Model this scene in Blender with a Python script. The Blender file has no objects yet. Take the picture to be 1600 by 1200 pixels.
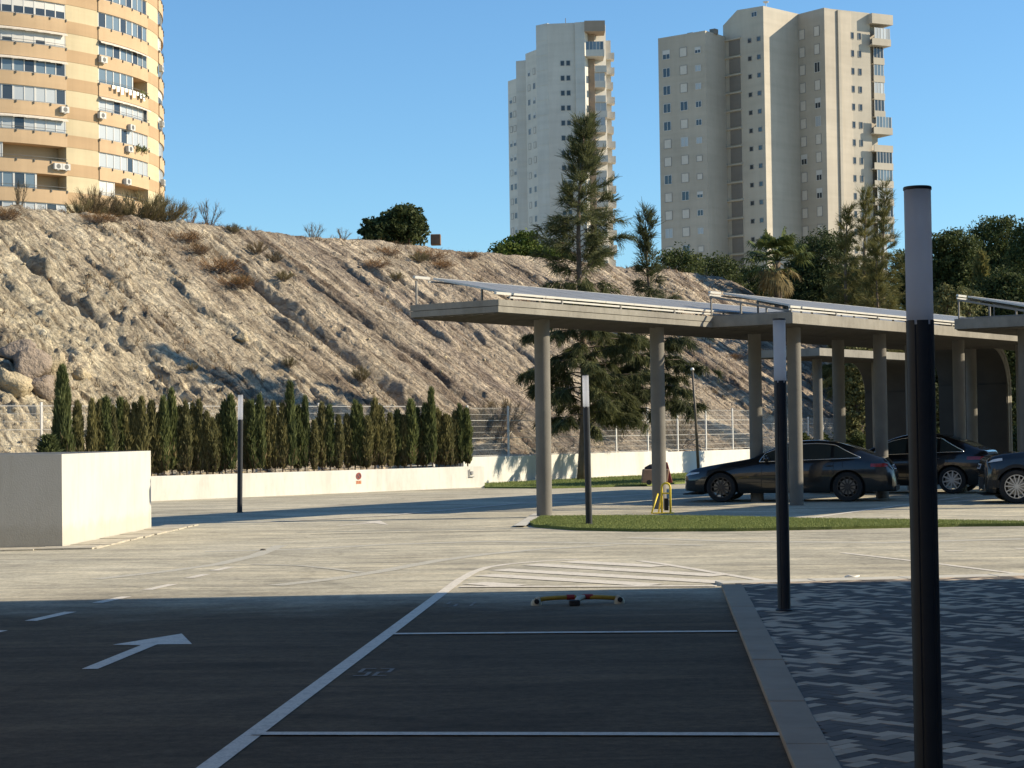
SKY_STRENGTH, SUN_STRENGTH, EXPOSURE, PORCH = 0.10, 5.0, 0.62, 0.0
import bpy, math, random
import numpy as np
from mathutils import Vector, Matrix
R = math.radians
random.seed(11)
rng = np.random.default_rng(11)
scene = bpy.context.scene
COL = scene.collection
PI = math.pi

# ------------------------------------------------------------------ camera
FPX, ROLL, PITCH, EYE = 2950.0, 0.014, math.atan(79 / 2950.0), 1.6
fw = Vector((0, math.cos(PITCH), math.sin(PITCH)))
up0 = Vector((0, -math.sin(PITCH), math.cos(PITCH)))
rt0 = Vector((1, 0, 0))
RT = rt0 * math.cos(ROLL) - up0 * math.sin(ROLL)
UP = up0 * math.cos(ROLL) + rt0 * math.sin(ROLL)
cam_data = bpy.data.cameras.new('camera')
cam = bpy.data.objects.new('camera', cam_data)
COL.objects.link(cam)
M = Matrix((RT, UP, -fw)).transposed().to_4x4()
M.translation = (0, 0, EYE)
cam.matrix_world = M
cam_data.sensor_width = 36
cam_data.lens = 36 * FPX / 1600
cam_data.clip_start = 0.1
cam_data.clip_end = 6000
scene.camera = cam

def ray(px, py):
    return fw + RT * ((px - 800) / FPX) + UP * ((600 - py) / FPX)

def G(px, py, z=0.0):
    d = ray(px, py); t = (z - EYE) / d.z
    return Vector((d.x * t, d.y * t, z))

def AT(px, py, Y):
    d = ray(px, py); t = Y / d.y
    return Vector((d.x * t, Y, EYE + d.z * t))

# ------------------------------------------------------------------ mesh helpers
class MB:
    def __init__(self): self.v = []; self.f = []; self.m = []; self.mi = 0
    def add(self, vs, fs):
        b = len(self.v); self.v += [tuple(v) for v in vs]
        self.f += [tuple(b + i for i in f) for f in fs]; self.m += [self.mi] * len(fs)
        return self
    def obox(self, o, ax, ay, az, X, Y, Z):
        o = Vector(o); vs = []
        for z in Z:
            for y in Y:
                for x in X:
                    vs.append(o + ax * x + ay * y + az * z)
        return self.add(vs, [(0, 2, 3, 1), (4, 5, 7, 6), (0, 1, 5, 4), (2, 6, 7, 3), (0, 4, 6, 2), (1, 3, 7, 5)])
    def box(self, x0, x1, y0, y1, z0, z1):
        return self.obox((0, 0, 0), Vector((1, 0, 0)), Vector((0, 1, 0)), Vector((0, 0, 1)), (x0, x1), (y0, y1), (z0, z1))
    def prism(self, poly, z0, z1):
        n = len(poly)
        vs = [(p[0], p[1], z0) for p in poly] + [(p[0], p[1], z1) for p in poly]
        fs = [tuple(reversed(range(n))), tuple(range(n, 2 * n))]
        fs += [(i, (i + 1) % n, n + (i + 1) % n, n + i) for i in range(n)]
        return self.add(vs, fs)
    def sheet(self, poly, z=None):
        vs = [(p[0], p[1], p[2] if z is None else z) for p in poly]
        return self.add(vs, [tuple(range(len(vs)))])
    def tube(self, pts, r, n=8, cap=True):
        pts = [Vector(p) for p in pts]; k = len(pts)
        rs = r if isinstance(r, (list, tuple)) else [r] * k
        vs = []; prev = None
        for i, p in enumerate(pts):
            t = (pts[min(i + 1, k - 1)] - pts[max(i - 1, 0)]).normalized()
            if prev is None:
                a = t.cross(Vector((0, 0, 1)))
                if a.length < 1e-3: a = Vector((1, 0, 0))
            else:
                a = prev - t * prev.dot(t)
            a.normalize(); prev = a; b = t.cross(a)
            for j in range(n):
                th = 2 * PI * j / n
                vs.append(p + (a * math.cos(th) + b * math.sin(th)) * rs[i])
        fs = []
        for i in range(k - 1):
            for j in range(n):
                fs.append((i * n + j, i * n + (j + 1) % n, (i + 1) * n + (j + 1) % n, (i + 1) * n + j))
        if cap:
            fs.append(tuple(reversed(range(n)))); fs.append(tuple(range((k - 1) * n, k * n)))
        return self.add(vs, fs)
    def lathe(self, prof, n=24, o=(0, 0, 0), axis='z'):
        vs = []; k = len(prof)
        for (r, h) in prof:
            for j in range(n):
                th = 2 * PI * j / n; c, s = r * math.cos(th), r * math.sin(th)
                p = (c, s, h) if axis == 'z' else (c, h, s)
                vs.append((p[0] + o[0], p[1] + o[1], p[2] + o[2]))
        fs = []
        for i in range(k - 1):
            for j in range(n):
                q = (i * n + j, i * n + (j + 1) % n, (i + 1) * n + (j + 1) % n, (i + 1) * n + j)
                fs.append(q if axis == 'z' else tuple(reversed(q)))
        return self.add(vs, fs)
    def band(self, pts, w, z):
        """flat stripe of width w along a ground polyline"""
        pts = [Vector((p[0], p[1], 0)) for p in pts]; L = []; Rr = []
        for i, p in enumerate(pts):
            t = (pts[min(i + 1, len(pts) - 1)] - pts[max(i - 1, 0)]).normalized()
            s = Vector((-t.y, t.x, 0)) * (w / 2)
            L.append(p + s); Rr.append(p - s)
        for i in range(len(pts) - 1):
            self.sheet([Rr[i], Rr[i + 1], L[i + 1], L[i]], z)
        return self
    def build(self, name, mats, parent=None, smooth=False, world=False, bevel=0, seg=2):
        if world and parent is not None:
            o = org(parent); self.v = [(v[0] - o.x, v[1] - o.y, v[2] - o.z) for v in self.v]
        me = bpy.data.meshes.new(name)
        me.from_pydata(self.v, [], self.f)
        if not isinstance(mats, (list, tuple)): mats = [mats]
        for m in mats: me.materials.append(m)
        if len(mats) > 1: me.polygons.foreach_set('material_index', self.m)
        if smooth is True:
            me.polygons.foreach_set('use_smooth', [True] * len(me.polygons))
        elif smooth:
            me.polygons.foreach_set('use_smooth', [True] * len(me.polygons))
            me.set_sharp_from_angle(angle=R(smooth))
        me.update()
        ob = bpy.data.objects.new(name, me); COL.objects.link(ob)
        if parent is not None: ob.parent = parent
        if bevel:
            b = ob.modifiers.new('bevel', 'BEVEL'); b.width = bevel; b.segments = seg
            b.limit_method = 'ANGLE'; b.angle_limit = R(40)
        return ob

def org(o):
    v = Vector((0, 0, 0))
    while o is not None:
        v += o.location; o = o.parent
    return v

def mesh_np(name, V, Fq, mats, parent=None, smooth=False, mi=None):
    """fast mesh from numpy arrays; Fq is (N,4) or (N,3)"""
    me = bpy.data.meshes.new(name)
    V = np.asarray(V, dtype=np.float32); Fq = np.asarray(Fq, dtype=np.int32)
    n, k = Fq.shape
    me.vertices.add(len(V)); me.vertices.foreach_set('co', V.ravel())
    me.loops.add(n * k); me.loops.foreach_set('vertex_index', Fq.ravel())
    me.polygons.add(n)
    me.polygons.foreach_set('loop_start', np.arange(0, n * k, k, dtype=np.int32))
    me.polygons.foreach_set('loop_total', np.full(n, k, dtype=np.int32))
    if not isinstance(mats, (list, tuple)): mats = [mats]
    for m in mats: me.materials.append(m)
    if mi is not None: me.polygons.foreach_set('material_index', np.asarray(mi, dtype=np.int32))
    if smooth: me.polygons.foreach_set('use_smooth', np.ones(n, dtype=bool))
    me.update(); me.validate()
    if name is None: return me
    ob = bpy.data.objects.new(name, me); COL.objects.link(ob)
    if parent is not None: ob.parent = parent
    return ob

def tag(o, label=None, cat=None, group=None, kind=None):
    if label: o['label'] = label
    if cat: o['category'] = cat
    if group: o['group'] = group
    if kind: o['kind'] = kind
    return o

def thing(name, label, cat, loc=(0, 0, 0), rz=0, group=None):
    o = bpy.data.objects.new(name, None); COL.objects.link(o)
    o.empty_display_size = 0.3
    o.location = loc; o.rotation_euler = (0, 0, rz)
    return tag(o, label, cat, group)

def copy_tree(o, parent=None):
    c = o.copy(); COL.objects.link(c); c.parent = parent
    for ch in list(o.children): copy_tree(ch, c)
    return c

# ------------------------------------------------------------------ materials
def nt(name):
    m = bpy.data.materials.new(name); m.use_nodes = True
    t = m.node_tree; p = t.nodes['Principled BSDF']
    return m, t, p

def N(t, kind, **kw):
    n = t.nodes.new(kind)
    for k, v in kw.items():
        if k.startswith('i_'):
            key = k[2:]
            n.inputs[int(key) if key.isdigit() else key.replace('_', ' ')].default_value = v
        else: setattr(n, k, v)
    return n

def ramp(t, fac, stops):
    r = t.nodes.new('ShaderNodeValToRGB'); e = r.color_ramp.elements
    while len(e) < len(stops): e.new(0.5)
    for i, (pos, c) in enumerate(stops):
        e[i].position = pos; e[i].color = (*c, 1) if len(c) == 3 else c
    t.links.new(fac, r.inputs['Fac']); return r.outputs['Color']

def mixc(t, fac, a, b, mode='MIX'):
    n = t.nodes.new('ShaderNodeMix'); n.data_type = 'RGBA'; n.blend_type = mode
    for s, v in ((n.inputs[0], fac), (n.inputs[6], a), (n.inputs[7], b)):
        if hasattr(v, 'is_linked') or hasattr(v, 'links'): t.links.new(v, s)
        else: s.default_value = v if not isinstance(v, tuple) else (*v, 1)[:4]
    return n.outputs[2]

def noise(t, scale, detail=5, rough=.55, vec=None, dist=0):
    n = N(t, 'ShaderNodeTexNoise'); n.inputs['Scale'].default_value = scale
    n.inputs['Detail'].default_value = detail; n.inputs['Roughness'].default_value = rough
    n.inputs['Distortion'].default_value = dist
    if vec is not None: t.links.new(vec, n.inputs['Vector'])
    return n.outputs['Fac']

def coords(t, which='Object', scale=(1, 1, 1), rot=(0, 0, 0)):
    c = t.nodes.new('ShaderNodeTexCoord')
    m = t.nodes.new('ShaderNodeMapping'); m.inputs['Scale'].default_value = scale; m.inputs['Rotation'].default_value = rot
    t.links.new(c.outputs[which], m.inputs['Vector']); return m.outputs['Vector']

def bump(t, p, h, strength=.3, dist=.02):
    b = t.nodes.new('ShaderNodeBump'); b.inputs['Strength'].default_value = strength
    b.inputs['Distance'].default_value = dist
    t.links.new(h, b.inputs['Height']); t.links.new(b.outputs['Normal'], p.inputs['Normal'])

def mul(c, k): return tuple(min(1, x * k) for x in c)

def mat(name, color, rough=.75, var=.12, scale=2.0, stretch=(1, 1, 1), metallic=0, bmp=0, bscale=60, bdist=.01, spec=.4, island=0):
    m, t, p = nt(name)
    v = coords(t, 'Object', stretch)
    f = noise(t, scale, 6, .6, v)
    c = ramp(t, f, [(.28, mul(color, 1 - var)), (.72, mul(color, 1 + var))])
    if island:
        g = t.nodes.new('ShaderNodeNewGeometry')
        k = ramp(t, g.outputs['Random Per Island'], [(0, (1 - island,) * 3), (1, (1 + island,) * 3)])
        c = mixc(t, 1.0, c, k, 'MULTIPLY')
    t.links.new(c, p.inputs['Base Color'])
    p.inputs['Roughness'].default_value = rough; p.inputs['Metallic'].default_value = metallic
    p.inputs['Specular IOR Level'].default_value = spec
    if bmp: bump(t, p, noise(t, bscale, 4, .6, v), bmp, bdist)
    return m

def leaf_mat(name, c1, c2, trans=.25):
    """foliage: colour differs leaf by leaf and plant by plant, some light passes through"""
    m, t, p = nt(name)
    g = t.nodes.new('ShaderNodeNewGeometry'); oi = t.nodes.new('ShaderNodeObjectInfo')
    c = ramp(t, g.outputs['Random Per Island'], [(0, c1), (1, c2)])
    k = ramp(t, oi.outputs['Random'], [(0, (.8, .82, .8)), (1, (1.2, 1.15, 1.0))])
    c = mixc(t, 1.0, c, k, 'MULTIPLY')
    t.links.new(c, p.inputs['Base Color']); p.inputs['Roughness'].default_value = .75
    p.inputs['Specular IOR Level'].default_value = .2
    tr = t.nodes.new('ShaderNodeBsdfTranslucent'); t.links.new(c, tr.inputs['Color'])
    mx = t.nodes.new('ShaderNodeMixShader'); mx.inputs[0].default_value = trans
    t.links.new(p.outputs[0], mx.inputs[1]); t.links.new(tr.outputs[0], mx.inputs[2])
    t.links.new(mx.outputs[0], t.nodes['Material Output'].inputs['Surface'])
    return m

# ------------------------------------------------------------------ light
SUN_AZ, SUN_EL = R(3.5), R(28)
to_sun = Vector((math.cos(SUN_AZ) * math.cos(SUN_EL), math.sin(SUN_AZ) * math.cos(SUN_EL), math.sin(SUN_EL)))
w = bpy.data.worlds.new('World'); scene.world = w; w.use_nodes = True
wt = w.node_tree; bg = wt.nodes['Background']
sky = wt.nodes.new('ShaderNodeTexSky'); sky.sky_type = 'NISHITA'; sky.sun_disc = False
sky.sun_elevation = SUN_EL; sky.sun_rotation = PI / 2 - SUN_AZ
sky.altitude = 20; sky.air_density = 1.0; sky.dust_density = .2; sky.ozone_density = 3.0
hs = wt.nodes.new('ShaderNodeMix'); hs.data_type = 'RGBA'; hs.blend_type = 'MULTIPLY'; hs.inputs[0].default_value = 1
hs.inputs[7].default_value = (.70, .97, 1.12, 1); wt.links.new(sky.outputs[0], hs.inputs[6])
wt.links.new(hs.outputs[2], bg.inputs['Color']); bg.inputs['Strength'].default_value = SKY_STRENGTH
sd = bpy.data.lights.new('sun', 'SUN'); sd.energy = SUN_STRENGTH; sd.angle = R(.53); sd.color = (1, .87, .66)
sun = bpy.data.objects.new('sun', sd); COL.objects.link(sun)
sun.rotation_euler = to_sun.to_track_quat('Z', 'Y').to_euler()
scene.view_settings.view_transform = 'Standard'; scene.view_settings.look = 'None'
scene.view_settings.exposure = EXPOSURE; scene.view_settings.gamma = 1
scene.render.engine = 'CYCLES'
scene.cycles.max_bounces = 6; scene.cycles.diffuse_bounces = 3; scene.cycles.transparent_max_bounces = 6
scene.cycles.use_denoising = True

# ------------------------------------------------------------------ numpy noise
def _h(xi, yi, s):
    h = (xi.astype(np.int64) * 374761393 + yi.astype(np.int64) * 668265263 + s * 1442695041) & 0xffffffff
    h = ((h ^ (h >> 13)) * 1274126177) & 0xffffffff
    return ((h ^ (h >> 16)) & 0xffff) / 65535.0
def vnoise(x, y, s=0):
    xi = np.floor(x); yi = np.floor(y); a = x - xi; b = y - yi
    a = a * a * a * (a * (a * 6 - 15) + 10); b = b * b * b * (b * (b * 6 - 15) + 10)
    n00, n10, n01, n11 = _h(xi, yi, s), _h(xi + 1, yi, s), _h(xi, yi + 1, s), _h(xi + 1, yi + 1, s)
    return (n00 * (1 - a) + n10 * a) * (1 - b) + (n01 * (1 - a) + n11 * a) * b
def fbm(x, y, o=4, s=0, g=.5):
    r = np.zeros_like(x); amp = 1; tot = 0
    for i in range(o):
        r += amp * (vnoise(x * 2 ** i + 13.7 * i, y * 2 ** i + 7.1 * i, s + i) * 2 - 1); tot += amp; amp *= g
    return r / tot
def ridged(x, y, o=3, s=0):
    r = np.zeros_like(x); amp = 1; tot = 0
    for i in range(o):
        r += amp * (1 - np.abs(vnoise(x * 2 ** i + 5.3 * i, y * 2 ** i + 3.9 * i, s + i) * 2 - 1)); tot += amp; amp *= .5
    return r / tot
def sstep(a, b, x):
    t = np.clip((x - a) / (b - a), 0, 1); return t * t * (3 - 2 * t)

# ------------------------------------------------------------------ ground
def asphalt_mat():
    m, t, p = nt('dusty_asphalt')
    v = coords(t, 'Object')
    big = noise(t, .35, 6, .62, v, .6); fine = noise(t, 4.0, 6, .7, v); grit = noise(t, 90, 3, .6, v)
    vs = coords(t, 'Object', (.5, 2.2, 1), (0, 0, R(-28)))
    sw = noise(t, .8, 5, .6, vs, 1.2)
    c = ramp(t, big, [(.3, (.335, .305, .235)), (.55, (.425, .39, .30)), (.75, (.50, .46, .36))])
    c = mixc(t, .75, c, ramp(t, sw, [(.33, (.62, .63, .65)), (.5, (1, 1, 1)), (.66, (1.42, 1.38, 1.3))]), 'MULTIPLY')
    c = mixc(t, .6, c, ramp(t, fine, [(.3, (.7, .7, .71)), (.7, (1.28, 1.27, 1.25))]), 'MULTIPLY')
    c = mixc(t, .55, c, ramp(t, noise(t, 16, 5, .7, v), [(.32, (.62, .62, .63)), (.5, (1, 1, 1)), (.7, (1.35, 1.33, 1.3))]), 'MULTIPLY')
    c = mixc(t, .5, c, ramp(t, grit, [(.3, (.7, .7, .7)), (.7, (1.3, 1.3, 1.3))]), 'MULTIPLY')
    # fine wandering cracks and a few oil spots
    wz = N(t, 'ShaderNodeVectorMath', operation='MULTIPLY_ADD'); nz = N(t, 'ShaderNodeTexNoise'); nz.inputs['Scale'].default_value = .8; nz.inputs['Detail'].default_value = 5; t.links.new(v, nz.inputs['Vector'])
    t.links.new(nz.outputs['Color'], wz.inputs[0]); wz.inputs[1].default_value = (1.6, 1.6, 0); t.links.new(v, wz.inputs[2])
    vo = N(t, 'ShaderNodeTexVoronoi', feature='DISTANCE_TO_EDGE'); vo.inputs['Scale'].default_value = .16; t.links.new(wz.outputs[0], vo.inputs['Vector'])
    c = mixc(t, .3, c, ramp(t, vo.outputs['Distance'], [(.0, (.45, .45, .45)), (.004, (.62, .62, .62)), (.007, (1, 1, 1))]), 'MULTIPLY')
    vo = N(t, 'ShaderNodeTexVoronoi'); vo.inputs['Scale'].default_value = .22; t.links.new(wz.outputs[0], vo.inputs['Vector'])
    c = mixc(t, .3, c, ramp(t, vo.outputs['Distance'], [(.03, (.45, .44, .43)), (.075, (.8, .8, .8)), (.10, (1, 1, 1))]), 'MULTIPLY')
    # foreground shade put into the colour: near asphalt darkened, yard beyond left dusty
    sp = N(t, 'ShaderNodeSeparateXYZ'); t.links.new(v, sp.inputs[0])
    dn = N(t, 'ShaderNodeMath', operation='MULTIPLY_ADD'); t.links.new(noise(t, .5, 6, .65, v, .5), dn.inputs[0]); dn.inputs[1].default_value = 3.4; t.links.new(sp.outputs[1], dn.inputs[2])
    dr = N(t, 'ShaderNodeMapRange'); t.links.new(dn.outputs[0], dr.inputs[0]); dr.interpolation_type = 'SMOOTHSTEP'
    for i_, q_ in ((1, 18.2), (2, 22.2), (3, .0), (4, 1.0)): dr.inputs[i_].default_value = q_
    shade_c = mixc(t, 1.0, c, (.25, .2, .163), 'MULTIPLY')
    c = mixc(t, dr.outputs[0], shade_c, c)
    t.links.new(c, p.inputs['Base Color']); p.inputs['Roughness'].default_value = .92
    p.inputs['Specular IOR Level'].default_value = .15
    bump(t, p, grit, .5, .006); return m
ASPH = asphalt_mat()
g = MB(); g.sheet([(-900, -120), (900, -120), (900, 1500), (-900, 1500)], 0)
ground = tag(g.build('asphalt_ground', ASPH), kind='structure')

def paint_mat(name, col, wear):
    m, t, p = nt(name); v = coords(t, 'Object')
    f = noise(t, 9, 6, .75, v); f2 = noise(t, 60, 3, .6, v)
    c = ramp(t, f, [(.25, mul(col, .62)), (.5, col), (.8, mul(col, 1.08))])
    c = mixc(t, wear, c, ramp(t, f2, [(.35, (.55, .55, .55)), (.6, (1, 1, 1))]), 'MULTIPLY')
    t.links.new(c, p.inputs['Base Color']); p.inputs['Roughness'].default_value = .8; return m
PAINT = paint_mat('road_paint', (.68, .62, .52), .5)
WORN = paint_mat('worn_paint', (.24, .215, .18), .9)
FADED = paint_mat('dust_trace', (.50, .465, .375), .6)

def line(name, px, w, m=None, z=.004):
    b = MB(); b.band([G(*q) for q in px], w, z)
    o = b.build(name, m or PAINT, ground); return o
line('lane_line', [(300, 1218.7), (325, 1200), (470, 1091.5), (600, 995), (688, 929), (716, 908), (740, 894), (762, 886.5), (795, 881.5), (850, 877), (905, 874)], .11)
line('bay_line', [(395, 1148), (800, 1148.4), (1221, 1149)], .1, z=.0085)
line('bay_line', [(614, 991.6), (880, 989.4), (1152, 987.6)], .1, z=.0085)
line('bay_line', [(719, 917.6), (900, 917.2), (1120, 916.4)], .16, z=.0085)
for a, b_ in (((741, 911.5), (806, 916)), ((757, 899), (1022, 914.5)), ((780, 890.5), (1160, 912)), ((830, 882.5), (1126, 900)), ((890, 878), (1032, 885.5))):
    line('hatch_stripe', [a, b_], .34, z=.006)
line('edge_line', [(1000, 876.5), (1040, 882), (1208, 910)], .12)
for a, b_ in (((48, 970.5), (110, 956.5)), ((152, 942.3), (198, 932.5)), ((230, 922), (271, 913)), ((296, 903.4), (322, 897.5)), ((334, 892), (362, 886.2)), ((-20, 990.5), (2, 985.5))):
    line('lane_dash', [a, b_], .12)
ar = MB(); ar.sheet([G(*q) for q in ((127.5, 1046), (153, 1045.8), (245.6, 1007.5), (300, 1007), (284, 990.6), (176, 1008), (220.5, 1008.6))], .004)
ar.build('painted_arrow', PAINT, ground)
ar = MB(); ar.sheet([G(*q) for q in ((523, 821.8), (532, 821.8), (584, 817.6), (607, 820.5), (594, 813.5), (556, 816.6), (578, 817))], .004)
ar.build('painted_arrow', PAINT, ground)
line('edge_line', [(1316, 864), (1460, 880.5), (1640, 903)], .10)
line('lane_dash', [(1477, 861.3), (1505, 860.8)], .14); line('lane_dash', [(1588, 858), (1625, 857.3)], .14)
line('bay_line', [(400, 817), (600, 806.5), (700, 797), (820, 786), (1018, 772), (1078, 770)], .16, z=.0085)
line('bay_line', [(927, 793), (1017, 787.4), (1040, 786)], .14)
line('bay_line', [(1074, 797), (1213, 788.3), (1260, 785)], .14)
line('bay_line', [(1250, 812.5), (1300, 804.5), (1420, 788), (1500, 777)], .14)
line('bay_line', [(1068, 784), (1110, 781)], .12); line('bay_line', [(1270, 782), (1310, 779.6)], .12)
line('bay_line', [(1400, 776), (1440, 772)], .12); line('bay_line', [(1480, 785), (1570, 776)], .14)
line('tyre_trace', [(395, 882), (470, 884), (520, 889), (565, 895)], .11, FADED)
line('tyre_trace', [(430, 915), (520, 905), (600, 892), (680, 877), (760, 866), (850, 858), (960, 852)], .22, FADED, .0035)
line('tyre_trace', [(150, 905), (260, 893), (340, 882), (400, 868), (440, 852)], .2, FADED, .003)
line('tyre_trace', [(320, 862), (480, 858), (600, 851), (760, 846), (900, 848), (1100, 852)], .25, FADED, .0025)
line('tyre_trace', [(980, 840), (1150, 846), (1380, 848), (1600, 842)], .3, FADED, .0025)
line('lamp_shadow_strip', [(485, 835), (640, 832), (800, 829.5)], .05, mat('painted_shadow', (.06, .058, .055), .7), .003)  # dark strip painted where the lawn lamp's shadow falls

def digits(text, c, w=.1, h=.32, gap=.03, ang=0):
    """stencilled bay number painted flat on the asphalt"""
    seg = {'2': 'abged', '3': 'abgcd', '4': 'fgbc', '5': 'afgcd', '1': 'bc'}
    s = .028; b = MB(); ca, sa = math.cos(ang), math.sin(ang)
    for i, ch in enumerate(text):
        x = i * (w + gap)
        rects = {'a': (0, w, h - s, h), 'g': (0, w, h / 2 - s / 2, h / 2 + s / 2), 'd': (0, w, 0, s),
                 'f': (0, s, h / 2 + s / 2, h - s), 'b': (w - s, w, h / 2 + s / 2, h - s),
                 'e': (0, s, s, h / 2 - s / 2), 'c': (w - s, w, s, h / 2 - s / 2)}
        for k in seg[ch]:
            x0, x1, y0, y1 = rects[k]
            P = [(x + x0, y0), (x + x1, y0), (x + x1, y1), (x + x0, y1)]
            b.sheet([(c.x + ca * q[0] - sa * q[1], c.y + sa * q[0] + ca * q[1]) for q in P], .004)
    b.build('bay_number', WORN, ground)
digits('52', G(551, 1057), w=.098, h=.4, ang=R(-5)); digits('51', G(692, 948), w=.12, h=.5, ang=R(-5))

# kerb of flush slabs along the bays
CONC = mat('kerb_concrete', (.30, .232, .162), .85, .14, 3, bmp=.3, bscale=70)
kL = [G(1127, 918), G(1238, 1200)]; kR = [G(1160.5, 916.5), G(1310, 1200)]
kd = (kL[0] - kL[1]).normalized(); kn = Vector((kd.y, -kd.x, 0)); kw = (kR[1] - kL[1]).dot(kn)
kb = MB(); o = kL[1] - kd * 7
LEN = (kL[0] - kL[1]).length + 7; s = 0; i = 0
while s < LEN - .05:
    l = (1.0, .5, .5)[i % 3]; e = min(s + l, LEN)
    kb.obox(o, kd, kn, Vector((0, 0, 1)), (s + .004, e - .004), (0, kw), (-.05, .035 + random.uniform(-.002, .002)))
    s += l; i += 1
tag(kb.build('kerb', CONC, bevel=.006), kind='structure')
kb = MB(); q0 = G(1128, 915.5); q1 = G(1760, 899.5); dd = (q1 - q0).normalized(); nn = Vector((-dd.y, dd.x, 0))
s = 0
while s < (q1 - q0).length:
    kb.obox(q0, dd, nn, Vector((0, 0, 1)), (s + .004, s + .996), (0, .32), (-.05, .03 + random.uniform(-.002, .002))); s += 1
tag(kb.build('pavement_kerb', mat('pale_kerb', (.5, .47, .4), .85, .12, 3), bevel=.006), kind='structure')

# herringbone pavement, every block modelled
bed = MB(); pv = [o + kn * (kw + .004), kL[0] + kn * (kw + .004), q1 + dd * 8 - nn * .01, q1 + dd * 8 - kd * 26]
bed.sheet([(p.x, p.y, 0) for p in pv], .012)
pavement = tag(bed.build('pavement', mat('joint_sand', (.12, .115, .105), .95)), kind='structure')
PV = [mat('paver_light', (.43, .335, .235), .85, .13, 6, island=.14), mat('paver_dark', (.075, .061, .049), .85, .15, 6, island=.2),
      mat('paver_mid', (.11, .09, .072), .85, .15, 6, island=.15)]
ub = .09; ca, sa = math.cos(R(43)), math.sin(R(43)); pb = MB(); jt = .004
pc = kL[1] + kn * 2
x_lo = None
line_o = kL[1] + kn * (kw + .008)
prev = 0
for a in range(-215, 215):
    for b_ in range(-215, 215):
        t4 = (a - b_) % 4
        if t4 == 0: w_, h_ = 2, 1
        elif t4 == 3: w_, h_ = 1, 2
        else: continue
        x0, y0 = a * ub, b_ * ub; x1, y1 = x0 + w_ * ub, y0 + h_ * ub
        cx, cy = (x0 + x1) / 2, (y0 + y1) / 2
        wx = pc.x + 2 + ca * cx - sa * cy; wy = pc.y + 4.3 + sa * cx + ca * cy
        r = Vector((wx, wy, 0)) - line_o
        if r.dot(kn) < -.07 or (Vector((wx, wy, 0)) - q0).dot(nn) > -.07: continue
        if wy < 5 or wx > 8 or wx > 3.0 + wy * .31: continue
        rr = random.random()
        pb.mi = 0 if rr < .38 else (1 if rr < .72 else 2)
        zz = .030 + random.uniform(-.0012, .0012)
        P = []
        for (x, y) in ((x0 + jt / 2, y0 + jt / 2), (x1 - jt / 2, y0 + jt / 2), (x1 - jt / 2, y1 - jt / 2), (x0 + jt / 2, y1 - jt / 2)):
            P.append((pc.x + 2 + ca * x - sa * y, pc.y + 4.3 + sa * x + ca * y))
        pb.prism(P, .011, zz)
tag(pb.build('pavement_blocks', PV), kind='structure')

# lawn strips
def lawn_mat():
    m, t, p = nt('lawn'); v = coords(t, 'Object')
    f = noise(t, 3, 6, .7, v); f2 = noise(t, 40, 4, .7, v)
    c = ramp(t, f, [(.3, (.14, .175, .055)), (.55, (.19, .23, .08)), (.75, (.26, .28, .12))])
    c = mixc(t, .8, c, ramp(t, f2, [(.3, (.55, .6, .5)), (.7, (1.4, 1.35, 1.3))]), 'MULTIPLY')
    t.links.new(c, p.inputs['Base Color']); p.inputs['Roughness'].default_value = .95
    p.inputs['Specular IOR Level'].default_value = .1
    bump(t, p, f2, 1, .03); return m
LAWN = lawn_mat()
BLADE = leaf_mat('grass_blade', (.15, .195, .06), (.28, .31, .12), .3)
def lawn(name, px, n, h, z=.05):
    poly = [G(*q) for q in px]
    b = MB(); b.prism([(p.x, p.y) for p in poly], -.03, z)
    tag(b.build(name, LAWN), kind='structure')
    P = np.array([(p.x, p.y) for p in poly]); lo, hi = P.min(0), P.max(0)
    pts = rng.uniform(lo, hi, (n * 4, 2)); ins = np.zeros(len(pts), bool)
    for i in range(len(P)):
        a, c = P[i], P[i - 1]
        cond = ((a[1] > pts[:, 1]) != (c[1] > pts[:, 1]))
        xx = (c[0] - a[0]) * (pts[:, 1] - a[1]) / (c[1] - a[1] + 1e-9) + a[0]
        ins ^= cond & (pts[:, 0] < xx)
    pts = pts[ins][:n]; k = len(pts)
    base = np.c_[pts, np.full(k, z - .005)]
    ang = rng.uniform(0, 2 * PI, k); side = np.c_[np.cos(ang), np.sin(ang), np.zeros(k)] * .007
    tip = base + np.c_[rng.normal(0, .012, (k, 2)), rng.uniform(.5, 1.1, k) * h]
    V = np.concatenate([base - side, base + side, tip], 1).reshape(-1, 3)
    Fq = np.arange(3 * k).reshape(-1, 3)
    tag(mesh_np('grass_tufts', V, Fq, BLADE), kind='stuff')
lawn('lawn_strip', [(835, 824), (828, 820), (845, 810.5), (1000, 809.5), (1100, 810.5), (1180, 812), (1250, 814), (1425, 816.5), (1660, 820), (1660, 821.5), (1500, 823), (1300, 827.5), (1150, 830.2), (1000, 831), (900, 829)], 60000, .035)
lawn('lawn_verge', [(757, 763), (860, 763.5), (1000, 760), (1110, 753), (1260, 741), (1260, 731), (1190, 735), (1000, 745), (757, 757.5)], 30000, .06)
line('lawn_edging', [(812, 824), (842, 804.5)], .22, mat('edging_stone', (.5, .47, .4), .8), .03)

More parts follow.
